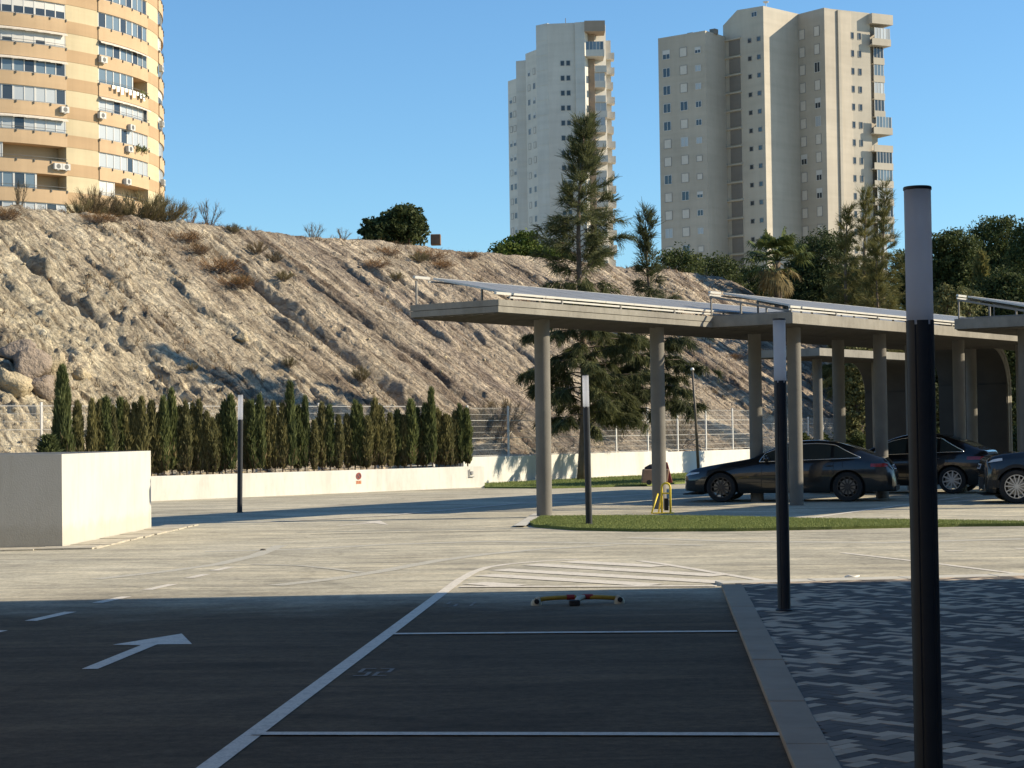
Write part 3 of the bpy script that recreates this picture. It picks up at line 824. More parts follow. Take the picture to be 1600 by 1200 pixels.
def slab_profile(L, z0, z1, Rr, inset):
    """outline of the folded slab in (d, z): flat roof, quarter turn, leg down to the ground"""
    Ro = Rr - (ZB + TH - z1); Ri = Rr - (ZB + TH - z0); P = []
    dc, zc = L - Rr, ZB + TH - Rr
    P.append((inset, z1))
    for k in range(0, 13):
        a = PI / 2 - k * PI / 24; P.append((dc + Ro * math.cos(a), zc + Ro * math.sin(a)))
    P.append((dc + Ro, -.05)); P.append((dc + Ri, -.05))
    for k in range(12, -1, -1):
        a = PI / 2 - k * PI / 24; P.append((dc + Ri * math.cos(a), zc + Ri * math.sin(a)))
    P.append((inset, z0)); return P
def carport(label, c0, L, cols, solar_label=None, double=False):
    t = thing('carport', label, 'carport', c0, group='folded concrete carports')
    def ext(b, prof, y0, y1):
        n_ = len(prof)
        vs = [CU * p[0] + CN * y0 + uz * p[1] for p in prof] + [CU * p[0] + CN * y1 + uz * p[1] for p in prof]
        # strip faces, kept as quads so that the curve shades properly
        fs = []; half = n_ // 2
        for i in range(n_): fs.append((i, (i + 1) % n_, n_ + (i + 1) % n_, n_ + i))
        for i in range(half - 1):
            a, c = i, n_ - 1 - i
            fs.append((a, c, c - 1, a + 1)); fs.append((n_ + a, n_ + a + 1, n_ + c - 1, n_ + c))
        b.add(vs, fs)
    b = MB()
    if double:
        ext(b, slab_profile(L, ZB + .118, ZB + TH, 1.35, 0), -.012, CW); ext(b, slab_profile(L, ZB, ZB + .108, 1.35, .006), 0, CW - .01)
        ext(b, slab_profile(L, ZB + .1085, ZB + .1175, 1.35, .06), .05, CW - .06)
    else: ext(b, slab_profile(L, ZB, ZB + TH, 1.35, 0), 0, CW)
    b.build('roof_slab', CON, t, smooth=28)
    b = MB(); b.obox((0, 0, 0), CU, CN, uz, (L - TH - .06, L - TH - .002), (.02, CW - .02), (0, ZB - 1.0)); b.build('end_shade_panel', SHADEW, t)  # dark sheet added over the concrete leg to paint its shade
    b = MB(); ext(b, slab_profile(L, ZB - .014, ZB - .003, 1.35, L - 1.385), .02, CW - .02); b.build('end_shade_lining', SHADEW, t, smooth=28)
    # boarded soffit, its tone darkened for the shade under the roof
    b = MB(); b.obox((0, 0, 0), CU, CN, uz, (.03, L - 1.4), (.03, CW - .03), (ZB - .02, ZB - .003)); b.build('soffit', SOFF, t)
    b = MB()
    for k in range(9):
        y = .12 + k * .235
        b.obox((0, 0, 0), CU, CN, uz, (.05, L - 1.4), (y, y + .03), (ZB - .034, ZB - .0205))
    b.build('soffit_batten', SOFF, t)
    for (x, y) in cols:
        b = MB(); b.lathe([(.15, -.05), (.15, ZB + .004)], 28, (x - c0.x, y - c0.y, 0)); b.build('column', COLM, t, smooth=40)
    if solar_label:
        s = thing('solar_array', solar_label, 'solar panels', (c0.x, c0.y, ZB + TH), group='solar arrays on the carport roofs')
        zl, zh = .115, .52; y0, y1 = .10, CW - .06
        sl = (CN * (y1 - y0) + uz * (zh - zl)); sll = sl.length; sl.normalize(); nr = CU.cross(sl).normalized()
        o0 = CN * y0 + uz * zl; k = 0; d = .62
        while d < L - 1.9:
            b = MB(); b.obox(o0, CU, sl, nr, (d, d + 1.0), (.02, sll - .02), (0, .03)); f = b.build('solar_panel', CELL, s)
            b = MB()
            for (a, c, e, g_) in ((d, d + 1.0, 0, .02), (d, d + 1.0, sll - .02, sll), (d - .006, d + .006, .02, sll - .02)):
                b.obox(o0, CU, sl, nr, (a, c), (e, g_), (-.005, .034))
            b.build('panel_frame', FRAME, f); d += 1.012; k += 1
        Le = d
        for (yy, zz) in ((0, 0), (sll, 0)):
            b = MB(); b.obox(o0 - nr * .05, CU, sl, nr, (.5 if double else .05, Le - .05), (yy - .016, yy + .016), (-.016, .016)); b.build('rail', FRAME, s)
            b = MB(); b.obox(o0 + nr * .0, CU, sl, nr, (.05, .5), (yy - .028, yy + .028), (-.01, .035)); b.build('rail_end', FRAME, s)
        d = .12
        while d < Le:
            b = MB()
            b.obox(CN * y1, CU, CN, uz, (d - .016, d + .016), (-.016, .016), (0, zh - .06))
            if double and d < .5:
                b.build('support_post', STEEL, s); d += 2.02; continue
            b.obox(CN * (y0 + .62 * (y1 - y0)), CU, CN, uz, (d - .018, d + .018), (-.018, .018), (.035, zl + .62 * (zh - zl) - .08))
            b.obox(CN * (y0 + .3 * (y1 - y0)), CU, CN, uz, (d - .018, d + .018), (-.018, .018), (.035, zl + .3 * (zh - zl) - .08))
            b.obox(CN * y0, CU, CN, uz, (d - .02, d + .02), (-.02, .02), (0, zl - .03))
            b.obox(o0 - nr * .085, CU, sl, nr, (d - .021, d + .021), (0, sll), (-.022, .022))
            b.obox((0, 0, 0), CU, CN, uz, (d - .021, d + .021), (y0 + .03, y1 - .03), (.012, .034))
            b.build('support_frame', STEEL, s); d += 2.02
    return t
c1 = Vector((-.233, 34.24, 0)); k1 = [(.59 + .6 * q, 36.4 + .8 * q) for q in (0, 4.12, 8.25, 12.37, 16.5, 20.4)]
carport('long concrete carport at the back left, its far end folding down to the ground', c1, 23.9, k1, 'row of blue grey solar panels on the left carport in front of the slope', True)
c2 = Vector((5.84, 39.13, 0)); k2 = [(6.06 + .6 * q, 40.5 + .8 * q) for q in (0, 4.15, 8.6, 12.7, 16.8)]
carport('middle concrete carport above the dark fastback, behind the second lamp post', c2, 22.9, k2, 'solar panels on the middle carport, with open triangular end frame', False)
c3 = Vector((11.64, 41.2, 0)); k3 = [(11.6 + .6 * q, 42.65 + .8 * q) for q in (0, 4.15, 8.3, 12.4, 16.6)]
carport('concrete carport cut off by the right edge of the photo', c3, 22.9, k3, 'solar panels on the carport at the right edge', False)
c5 = Vector((12.25, 35.3, 0)); k5 = [(13.0 + .6 * q, 37.6 + .8 * q) for q in (0.6, 4.7, 8.8, 12.9, 17)]
carport('concrete carport just beyond the right edge, shading the lane beside the parked cars', c5, 22.9, k5, 'solar panels on the carport just beyond the right edge', False)
c4 = Vector((9.19, 56.3, 0)); k4 = [(9.45 + .6 * q, 58.4 + .8 * q) for q in (0, 4.1)]
carport('short concrete carport far behind the cars, with curved end wall', c4, 7.4, k4, None, False)

# ------------------------------------------------------------------ folding parking barriers
YEL = mat('yellow_paint', (.42, .25, .025), .55, .18, 12); REDP = mat('red_sleeve', (.30, .025, .02), .6, .15, 12)
YELB = mat('bright_yellow_paint', (.78, .58, .05), .5, .1, 12); ALU = mat('cast_fitting', (.45, .40, .28), .6, .2, 20); BLK = mat('black_rubber', (.02, .02, .02), .7)
l_, r_ = G(838, 946), G(968, 943)
t = thing('parking_barrier', 'yellow and red folding parking barrier lying flat in the nearest empty bay', 'parking barrier', ((l_ + r_) / 2), group='folding parking barriers')
hw = (r_ - l_).length / 2; ax = (r_ - l_).normalized(); ay = Vector((-ax.y, ax.x, 0))
def bp(x, y, z): return ax * x + ay * y + uz * z
b = MB(); b.tube([bp(-hw, 0, .045), bp(-hw * .8, .03, .058), bp(-hw * .5, .06, .062), bp(-hw * .02, .07, .064)], .021, 12)
b.build('bar', YEL, t, smooth=True)
b = MB(); b.tube([bp(.05, .07, .064), bp(hw * .5, .06, .06), bp(hw * .97, .02, .05)], .021, 12); b.build('bar', YEL, t, smooth=True)
for (a, c) in ((-hw * .25, -hw * .06), (hw * .13, hw * .38)):
    b = MB(); b.tube([bp(a, .068, .064), bp(c, .07, .064)], .0255, 12); b.build('sleeve', REDP, t, smooth=30)
for x in (-hw, hw):
    b = MB(); b.lathe([(0, 0), (.05, 0), (.05, .03), (.036, .055), (0, .06)], 18, bp(x, 0, 0)); b.tube([bp(x, 0, .045), bp(x * .93, .015, .06)], .028, 12); b.build('end_fitting', ALU, t, smooth=40)
    b = MB(); b.tube([bp(x - .001, -.052, .04), bp(x, -.03, .04)], .024, 14); b.build('end_socket', BLK, t, smooth=40)
b = MB(); b.tube([bp(-.03, -.11, .03), bp(.0, -.03, .055), bp(.07, .07, .064)], [.026, .028, .022], 12); b.build('hinge_arm', ALU, t, smooth=40)
b = MB(); b.obox((0, 0, 0), ax, ay, uz, (-.1, -.0), (-.16, -.08), (0, .055)); b.build('lock_case', BLK, t, bevel=.012)

p = G(1041, 802.5)
t = thing('parking_barrier', 'upright yellow hoop parking barrier beside the carport column and lawn strip', 'parking barrier', (p.x, p.y, 0), R(-12), group='folding parking barriers')
X_, Y_ = Vector((1, 0, 0)), Vector((0, 1, 0))
def hoop(w, h, y0, y1, r):
    P = [X_ * -w + Y_ * y0]
    hs = h - w
    P.append(X_ * -w + Y_ * (y0 + (y1 - y0) * hs / h) + uz * hs)
    for k in range(1, 8):
        a = PI - k * PI / 8; P.append(X_ * (w * math.cos(a)) + Y_ * (y0 + (y1 - y0) * (hs + w * math.sin(a)) / h) + uz * (hs + w * math.sin(a)))
    P.append(X_ * w + Y_ * (y0 + (y1 - y0) * hs / h) + uz * hs); P.append(X_ * w + Y_ * y0)
    b = MB(); b.tube(P, r, 10); return b
hoop(.085, .60, 0, .02, .021).build('hoop', YELB, t, smooth=True)
b = MB(); b.tube([X_ * -.083 + uz * .40 + Y_ * .012, X_ * .083 + uz * .40 + Y_ * .012], .015, 8); b.build('cross_bar', YELB, t, smooth=True)
for sx in (-1, 1):
    b = MB(); b.tube([X_ * (-.12 + .03 * sx) + uz * .40 + Y_ * (.0 + .05 * sx), X_ * (-.22 + .03 * sx) + uz * .02 + Y_ * (.3 * sx)], .017, 8); b.build('strut', YELB, t, smooth=True)
b = MB(); b.box(-.27, .14, -.09, .16, 0, .02); b.build('base_plate', YELB, t, bevel=.006)
b = MB(); b.obox((0, 0, 0), X_, Y_, uz, (-.045, .045), (.03, .05), (.06, .3)); b.build('lock_case', BLK, t, bevel=.006)

# brown barrow-like bin half hidden behind the second column
p = AT(1026, 757, 56.5)
t = thing('garden_cart', 'tan garden cart with dark red end, half hidden behind a carport column', 'cart', (p.x, p.y, .05))
TAN = mat('tan_canvas', (.27, .185, .13), .9, .12, 6); DRED = mat('dark_red_plastic', (.16, .025, .02), .6, .15, 6)
b = MB(); vs = [(-.45, -.3, .06), (.3, -.3, .06), (.3, .3, .06), (-.45, .3, .06), (-.4, -.34, .46), (.36, -.34, .46), (.36, .34, .46), (-.4, .34, .46)]
b.add(vs, [(3, 2, 1, 0), (0, 1, 5, 4), (1, 2, 6, 5), (2, 3, 7, 6), (3, 0, 4, 7), (4, 5, 6, 7)]); b.build('tub', TAN, t, bevel=.03)
b = MB(); vs = [(.28, -.2, .05), (.47, -.2, .05), (.47, .2, .05), (.28, .2, .05), (.26, -.12, .66), (.33, -.12, .66), (.33, .12, .66), (.26, .12, .66)]
b.add(vs, [(3, 2, 1, 0), (0, 1, 5, 4), (1, 2, 6, 5), (2, 3, 7, 6), (3, 0, 4, 7), (4, 5, 6, 7)]); b.build('end_panel', DRED, t, bevel=.02)
b = MB(); b.lathe([(0, -.12), (.30, -.12), (.27, .02), (.12, .10), (0, .12)], 20, (-.08, 0, .5)); b.build('load', mat('dark_sack', (.05, .035, .03), .9), t, smooth=True)
for sx in (-.25, .15):
    b = MB(); b.lathe([(0, -.31), (.075, -.31), (.075, -.26), (0, -.26)], 16, (sx, 0, .07), 'y'); b.build('wheel', BLK, t, smooth=40)

# thin tall street light beyond the verge
d = ray(1092, 737); d.z = 0; p = d * (61.5 / d.y)
t = thing('street_light', 'thin tall bronze pole light in front of the white mesh fence', 'street light', (p.x, p.y, 0))
BRZ = mat('bronze_metal', (.11, .09, .065), .5)
b = MB(); b.tube([(0, 0, 0), (-.08, 0, 2.2), (-.16, 0, 3.62)], [.05, .042, .034], 12); b.build('pole', BRZ, t, smooth=True)
b = MB(); b.lathe([(0, 3.6), (.06, 3.61), (.065, 3.64), (.04, 3.69), (0, 3.70)], 18, (-.16, 0, 0)); b.build('lamp_head', mat('lamp_glass', (.75, .72, .65), .3), t, smooth=True)

# scraps on the asphalt
p = G(1332, 903); t = tag(MB().tube([(-.16, .02, .02), (-.08, -.02, .03), (.04, -.03, .015), (.16, .03, .035)], [.02, .03, .026, .01], 6).build('plastic_scrap', mat('white_plastic', (.8, .78, .72), .5), smooth=True), 'small curled white plastic scrap on the sunlit asphalt beside the paving', 'litter'); t.location = p; t.scale = (.5, .6, .6)
p = G(411, 860); s_ = MB(); s_.lathe([(0, 0), (.09, .0), (.10, .03), (.05, .06), (0, .065)], 9); t = tag(s_.build('dark_stone', mat('dark_rock', (.07, .06, .05), .9), smooth=True), 'small dark stone lying on the sunlit asphalt near the white box', 'stone'); t.location = p; t.scale = (.45, .5, .35)
# ------------------------------------------------------------------ towers
def conc(name, c, var=.07):
    m, t, p = nt(name); v = coords(t, 'Object'); vs = coords(t, 'Object', (1, 1, .12)); vl = coords(t, 'Object', (.15, .15, 2.2))
    k = ramp(t, noise(t, .12, 5, .6, v), [(.3, mul(c, 1 - var)), (.7, mul(c, 1 + var))])
    k = mixc(t, .45, k, ramp(t, noise(t, .8, 5, .7, vs), [(.3, (.82, .81, .79)), (.6, (1, 1, 1))]), 'MULTIPLY')
    k = mixc(t, .35, k, ramp(t, noise(t, .5, 3, .5, vl), [(.35, (.86, .86, .85)), (.6, (1.06, 1.06, 1.06))]), 'MULTIPLY')
    t.links.new(k, p.inputs['Base Color']); p.inputs['Roughness'].default_value = .9; return m
T_TAN = conc('tower_tan', (.44, .39, .318), .1); T_GREY = conc('tower_grey', (.285, .275, .258), .1); T_LIGHT = conc('tower_light', (.48, .43, .35), .1)
T_MESH = conc('tower_lattice', (.21, .19, .165)); T_WHITE = conc('tower_white', (.62, .575, .50)); T_PALE = conc('tower_pale', (.59, .565, .51)); T_BROWN = conc('tower_brown', (.36, .28, .21))
def glass(name, c, rough=.12):
    m, t, p = nt(name)
    oi = t.nodes.new('ShaderNodeNewGeometry')
    k = ramp(t, oi.outputs['Random Per Island'], [(0, mul(c, .6)), (1, mul(c, 1.5))])
    t.links.new(k, p.inputs['Base Color']); p.inputs['Roughness'].default_value = rough
    p.inputs['Specular IOR Level'].default_value = .7; return m
G_DARK = glass('dark_glass', (.03, .035, .04)); G_BLUE = glass('blue_glass', (.12, .16, .19)); G_PALE = glass('curtained_glass', (.34, .36, .37), .3)
BLIND = mat('roller_blind', (.58, .53, .455), .7, .08, 2); BLINDW = mat('white_blind', (.56, .54, .50), .6, .05, 2); WFRAME = mat('window_frame', (.55, .535, .5), .5, .05, 3)

def facade_window(par, o, d, n, t0, z0, w, h, kind):
    """one window set in a facade: o origin, d along, n outward; frame, panes, sill"""
    b = MB(); fr = .07
    b.obox(o, d, n, uz, (t0 - fr, t0 + w + fr), (.002, .07), (z0 - fr, z0)); b.obox(o, d, n, uz, (t0 - fr, t0 + w + fr), (.002, .07), (z0 + h, z0 + h + fr))
    b.obox(o, d, n, uz, (t0 - fr, t0), (.002, .07), (z0, z0 + h)); b.obox(o, d, n, uz, (t0 + w, t0 + w + fr), (.002, .07), (z0, z0 + h))
    if kind not in ('blind', 'slot'): b.obox(o, d, n, uz, (t0 + w / 2 - .035, t0 + w / 2 + .035), (.021, .06), (z0, z0 + h * (.55 if kind == 'half' else 1)))
    if kind == 'blind': f = b.build('window', T_GREY, par)
    elif kind == 'slot': f = b.build('small_window', T_GREY, par)
    else: f = b.build('window', WFRAME, par)
    b = MB()
    if kind == 'blind':
        b.obox(o, d, n, uz, (t0, t0 + w), (.003, .04), (z0, z0 + h)); b.build('roller_blind', BLIND, f)
    elif kind == 'slot':
        b.obox(o, d, n, uz, (t0, t0 + w), (.003, .02), (z0, z0 + h)); b.build('pane', G_DARK, f)
    else:
        cut = h * (.45 if kind == 'half' else 0)
        b.obox(o, d, n, uz, (t0, t0 + w), (.003, .02), (z0, z0 + h - cut)); b.build('pane', G_DARK if kind in ('dark', 'half') else G_PALE, f)
        if cut:
            b = MB(); b.obox(o, d, n, uz, (t0, t0 + w), (.003, .05), (z0 + h - cut, z0 + h)); b.build('roller_blind', BLINDW, f)
    return f

def block(b, p0, p1, depth, z1):
    d = (p1 - p0).normalized(); n = Vector((d.y, -d.x, 0))
    P = [p0, p1, p1 - n * depth, p0 - n * depth]
    b.prism([(q.x, q.y) for q in P], 0, z1); return d, n

# --- right tower -----------------------------------------------------
def at_xy(px, Y, py=300): q = AT(px, py, Y); return Vector((q.x, q.y, 0))
def top_z(px, py, Y): return AT(px, py, Y).z
tw = thing('apartment_tower', 'tan concrete apartment tower at the right with stepped fronts and protruding balconies', 'building', (0, 0, 0))
base = at_xy(1200, 300); tw.location = base
def L2(v): return v - base
FL = 2.86
segs = {}
def seg(name, xa, Ya, xb, Yb, ztop, m, depth=12):
    p0, p1 = L2(at_xy(xa, Ya)), L2(at_xy(xb, Yb)); b = MB(); d, n = block(b, p0, p1, depth, ztop); ob = b.build('facade', m, tw); segs[name] = (p0, d, n, (p1 - p0).length, ztop); return ob
zA = top_z(1032, 60, 301); seg('A', 1032, 301, 1106, 295.5, zA, T_TAN)
seg('A2', 1106, 296.2, 1136, 301, top_z(1120, 60, 298), T_GREY, .8)
zB = top_z(1134, 40, 301); seg('B', 1134, 300.5, 1197.5, 294.5, top_z(1165, 50, 297), T_LIGHT)
seg('B2', 1197.5, 295.2, 1234, 303.5, top_z(1215, 48, 298), T_GREY, .8)
zC = top_z(1262, 21, 300); seg('C', 1229, 303, 1293, 296, zC, T_TAN)
seg('D', 1293, 297.4, 1364, 301.5, top_z(1330, 15.5, 299), T_LIGHT, 12)
# gabled stair head above B, bright on its right side
p0, d, n, l, z = segs['B']; b = MB(); zt = top_z(1165, 50, 297)
pf = [(0, zt + .004), (l, zt + .004), (l, top_z(1197, 9, 294.5)), (l * .36, top_z(1157, 15, 298)), (0, top_z(1134, 40, 300.5))]
vs = [p0 + d * q[0] + uz * q[1] for q in pf] + [p0 + d * q[0] - n * 9 + uz * q[1] for q in pf]
b.add(vs, [(0, 1, 2, 3, 4), (9, 8, 7, 6, 5)] + [((i + 1) % 5, i, 5 + i, 5 + (i + 1) % 5) for i in range(5)]); b.build('stair_head', T_LIGHT, tw)
facade_window(tw, p0, d, n, l * .72, top_z(1180, 24, 295), 1.0, .7, 'dark')
# lattice stair strip, ledges and stair windows
nf = 17
for i in range(nf):
    z0 = zt - 3.3 - i * FL
    b = MB(); b.obox(p0, d, n, uz, (l * .15, l * .42), (.004, .09), (z0, z0 + 2.35)); b.build('lattice_panel', T_MESH, tw)
    b = MB(); b.obox(p0, d, n, uz, (l * .02, l * .44), (.003, .28), (z0 + 2.45, z0 + 2.66)); b.build('ledge', T_LIGHT, tw)
    for k in range(2): facade_window(tw, p0, d, n, l * (.62 + .22 * k), z0 + 1.5, .62, .62, 'slot')
def vary(r): return 'blind' if r < .6 else ('half' if r < .72 else ('pale' if r < .87 else 'dark'))
for nm, cols_ in (('A', ((.16, 1.25, 1.35), (.52, 1.25, 1.35), (.83, .95, .85))), ('C', ((.14, .8, .95), (.44, 1.1, 1.5), (.80, 1.05, 1.5)))):
    p0, d, n, l, z = segs[nm]
    for i in range(16):
        z0 = z - (3.0 if nm == 'C' else 2.4) - i * FL - 1.2
        for (f, ww, hh) in cols_:
            facade_window(tw, p0, d, n, l * f - ww * .4, z0 + (1.5 - hh) * .4, ww, hh, vary(random.random()) if ww > 1 else random.choice(('blind', 'half', 'dark', 'pale')))
# fins between C and D
p0, d, n, l, z = segs['D']
for (x, wv, o_) in ((.3, .9, .7), (2.0, .5, .9)):
    b = MB(); b.obox(p0, d, n, uz, (x, x + wv), (.003, o_), (0, z - .3)); b.build('pilaster', T_LIGHT if x > 1 else T_GREY, tw)
for i in range(17):
    z0 = z - 4.4 - i * FL
    for k in range(2): facade_window(tw, p0, d, n, l * (.52 + .16 * k) + .5, z0, .5, .95, 'slot')
# balcony stack round the right-hand corner
e0 = p0 + d * l
BAL = [(0, 'roof'), (1, 'big'), (2, 's'), (3, 's'), (4, 's'), (5, 's'), (6, 'big'), (7, 'open'), (8, 'big'), (9, 'big'), (10, 'big'), (11, 'big'), (12, 'big'), (13, 's'), (14, 's')]
b = MB(); b.obox(e0, d, n, uz, (0.003, 2.0), (-8, -1.6), (0, z - 1.0)); b.build('facade', T_GREY, tw)
for i, kd_ in BAL:
    z0 = z - 2.4 - i * FL
    if kd_ == 'roof':
        b = MB(); b.obox(e0, d, n, uz, (-.3, 3.9), (-4.2, 1.0), (z0 + .6, z0 + 2.2)); b.build('balcony_roof', T_LIGHT, tw)
        continue
    wx, fx = (3.5, .9) if kd_ != 's' else (3.0, -.2)
    b = MB(); b.obox(e0, d, n, uz, (-.25 if kd_ != 's' else .8, wx), (fx - .14, fx), (z0, z0 + 1.1)); b.obox(e0, d, n, uz, (wx - .14, wx), (-4, fx - .14), (z0, z0 + 1.1))
    b.obox(e0, d, n, uz, (-.25 if kd_ != 's' else .8, wx - .14), (-4, fx - .14), (z0, z0 + .2)); b.build('balcony', T_LIGHT, tw)
    if kd_ != 'open':
        b = MB(); x0 = .3 if kd_ == 'big' else .9; nn_ = 5 if kd_ == 'big' else 3; st = (wx - .2 - x0) / nn_
        for k in range(nn_ + 1): b.obox(e0, d, n, uz, (x0 + k * st - .04, x0 + k * st + .04), (fx - .12, fx - .04), (z0 + 1.1, z0 + FL - .02))
        f = b.build('balcony_glazing', WFRAME, tw)
        b = MB()
        for k in range(nn_): b.obox(e0, d, n, uz, (x0 + k * st + .05, x0 + (k + 1) * st - .05), (fx - .1, fx - .07), (z0 + 1.11, z0 + FL - .05))
        b.obox(e0, d, n, uz, (wx - .09, wx - .06), (-3.9, fx - .15), (z0 + 1.11, z0 + FL - .05)); b.build('pane', (G_BLUE, G_PALE, G_DARK)[i % 3], f)
# small things on the roofs
p0, d, n, l, z = segs['B']
b = MB(); tz = top_z(1197, 9, 294.5); b.tube([p0 + d * l * .95 - n * 1.2 + uz * (tz - .2), p0 + d * l * .95 - n * 1.2 + uz * (tz + .9)], .06, 6)
b.lathe([(0, 0), (.35, .12), (.5, .3)], 12, p0 + d * l * .95 - n * 1.2 + uz * (tz + .6)); b.build('satellite_dish', GALV, tw)
for nm, fr_ in (('A', .5), ('A', .97), ('C', .1), ('C', .55), ('D', .5)):
    p0, d, n, l, z = segs[nm]; b = MB(); b.obox(p0 + d * l * fr_ - n * 3, d, n, uz, (-.5, .5), (-.5, .5), (z - .1, z + .7)); b.build('vent', T_MESH, tw)

# --- middle tower ----------------------------------------------------
tw = thing('apartment_tower', 'pale grey apartment tower in the middle with sunlit white balconies on its right side', 'building', (0, 0, 0))
base = at_xy(880, 355); tw.location = base; segs = {}
seg('a', 796, 372, 810, 369, top_z(803, 124, 370), T_WHITE, 9)
seg('b', 809, 368.2, 825, 367.4, top_z(817, 95, 368), T_PALE, 9)
seg('c', 824, 366.5, 843, 362, top_z(833, 80, 364), T_WHITE, 9)
seg('d', 841, 360.5, 859, 358.6, top_z(850, 37, 359), T_PALE, 9)
seg('e', 859, 358.2, 902, 357.6, top_z(880, 36.5, 358), T_WHITE, 12)
seg('f', 902, 357.2, 917, 356.7, top_z(909, 34.5, 357), T_PALE, 12)
seg('g', 917, 359.5, 932, 359.2, top_z(924, 36, 359), T_BROWN, 12)
seg('h', 932, 360.5, 950, 361.5, top_z(940, 36, 360), T_WHITE, 10)
p0, d, n, l, z = segs['e']
for i in range(15):
    z0 = z - 8.6 - i * 2.86 + .5
    for k in range(2): facade_window(tw, p0, d, n, l * (.47 + .21 * k), z0, .62, .85, 'slot')
for nm in ('a', 'c'):
    p0, d, n, l, z = segs[nm]
    for i in range(15):
        z0 = z - 4.6 - i * 2.86
        for k in range(2): facade_window(tw, p0, d, n, l * (.2 + .42 * k), z0, .8, 1.1, random.choice(('blind', 'blind', 'dark', 'half')))
for nm in ('b', 'd', 'f'):
    p0, d, n, l, z = segs[nm]
    for i in range(15):
        b = MB(); b.obox(p0, d, n, uz, (.02, l - .02), (.003, .05), (z - 3.2 - i * 2.86, z - 3.1 - i * 2.86)); b.build('floor_joint', T_WHITE, tw)
p0, d, n, l, z = segs['f']; e0 = p0 + d * l; d, n = Vector((1, 0, 0)), Vector((0, -1, 0))
b = MB(); b.obox(e0, d, n, uz, (.003, 3.9), (-4, .25), (z - 1.9, z + .15)); b.build('balcony_roof', T_BROWN, tw)
for i in range(17):
    z0 = z - 6.6 - i * 2.86; big = i == 0
    x0, x1 = (.2, 3.7) if big else (1.9, 3.9 + .25 * (i % 3 == 1))
    fo = .1 if big else -1.2 + .25 * (i % 2)
    b = MB(); b.obox(e0, d, n, uz, (x0, x1), (fo - .14, fo), (z0, z0 + 1.25)); b.obox(e0, d, n, uz, (x1 - .14, x1), (-6.5, fo - .14), (z0, z0 + 1.25)); b.obox(e0, d, n, uz, (x0, x1 - .14), (-6.5, fo - .14), (z0, z0 + .2)); b.build('balcony', T_WHITE, tw)
    b = MB(); b.obox(e0, d, n, uz, (3.6, 5.9 - .3 * (i % 3 == 2)), (-8.2, -5.6), (z0 + .5, z0 + 1.75)); b.build('balcony', T_WHITE, tw)
    if big or i in (2, 4, 5, 9, 12):
        nn_ = 5 if big else 2; st = (x1 - .15 - x0) / nn_; b = MB()
        for k in range(nn_ + 1): b.obox(e0, d, n, uz, (x0 + k * st - .04, x0 + k * st + .04), (fo - .12, fo - .04), (z0 + 1.25, z0 + 2.84))
        f = b.build('balcony_glazing', WFRAME, tw); b = MB()
        for k in range(nn_): b.obox(e0, d, n, uz, (x0 + k * st + .05, x0 + (k + 1) * st - .05), (fo - .1, fo - .07), (z0 + 1.26, z0 + 2.8))
        b.build('pane', G_BLUE if big else G_PALE, f)
b = MB(); b.obox(e0, d, n, uz, (1.2, 5.3), (-12, -6.9), (0, z - 2.2)); b.build('facade', T_WHITE, tw)
p0, d, n, l, z = segs['e']
b = MB(); b.tube([p0 + d * l * .62 - n * 3 + uz * (z - .2), p0 + d * l * .62 - n * 3 + uz * (z + 1.6)], .06, 6); b.obox(p0 + d * l * .55 - n * 3, d, n, uz, (-.4, .4), (-.4, .4), (z - .1, z + .4)); b.build('roof_mast', T_MESH, tw)
b = MB(); p0, d, n, l, z = segs['a']; b.obox(p0, d, n, uz, (-.5, -.003), (-6, -2), (8, z - 12)); b.build('side_balconies', T_WHITE, tw)

# --- round tower -----------------------------------------------------
C_CREAM = conc('round_cream', (.51, .425, .27), .1); C_SALM = conc('round_salmon', (.405, .275, .155), .1); C_PEACH = conc('round_peach', (.475, .335, .20), .1)
C_IN = conc('loggia_wall', (.42, .33, .21)); RAILM = mat('balcony_rail', (.10, .10, .095), .5)
AWN = mat('awning_cloth', (.56, .5, .42), .8, .15, 6); ACU = mat('air_conditioner_case', (.5, .485, .45), .5, .06, 6)
cz = 202.0; cc = at_xy(-85, cz); RT_ = 23.0
tw = thing('apartment_tower', 'round cream and salmon apartment tower with curved window bands at the upper left', 'building', cc)
HFL = 2.84; zb0 = AT(110, 297, 184).z - 1.15       # bottom of a reference spandrel band
def cp(r, a, z): return Vector((r * math.sin(a), -r * math.cos(a), z))   # a = 0 faces the camera
def arc(b, r0, r1, a0, a1, z0, z1, n=None):
    n = n or max(1, int(abs(a1 - a0) / R(2.2)) + 1)
    for i in range(n):
        a, c = a0 + (a1 - a0) * i / n, a0 + (a1 - a0) * (i + 1) / n
        vs = [cp(r0, a, z0), cp(r1, a, z0), cp(r1, c, z0), cp(r0, c, z0), cp(r0, a, z1), cp(r1, a, z1), cp(r1, c, z1), cp(r0, c, z1)]
        f = [(0, 1, 2, 3), (7, 6, 5, 4), (1, 5, 6, 2), (0, 3, 7, 4)]
        if i == 0: f.append((0, 4, 5, 1))
        if i == n - 1: f.append((3, 2, 6, 7))
        b.add(vs, f)
    return b
bays = [(R(-36.5), R(-14.5)), (R(-4.5), R(18.2)), (R(24.4), R(46.6)), (R(56.8), R(79.0)), (R(89), R(111))]
gaps = [(R(-80), R(-36.5)), (R(-14.5), R(-4.5)), (R(18.2), R(24.4)), (R(46.6), R(56.8)), (R(79.0), R(89.0)), (R(111), R(260))]
b = MB(); arc(b, RT_ - 3, RT_ - 1.5, R(-80), R(260), zb0 - 14, zb0 + 25); b.build('inner_wall', C_IN, tw)
for a0, a1 in gaps:
    b = MB(); arc(b, RT_ - 1.45, RT_, a0, a1, zb0 - 26, zb0 + 9 * HFL); b.build('cream_panel', C_CREAM, tw)
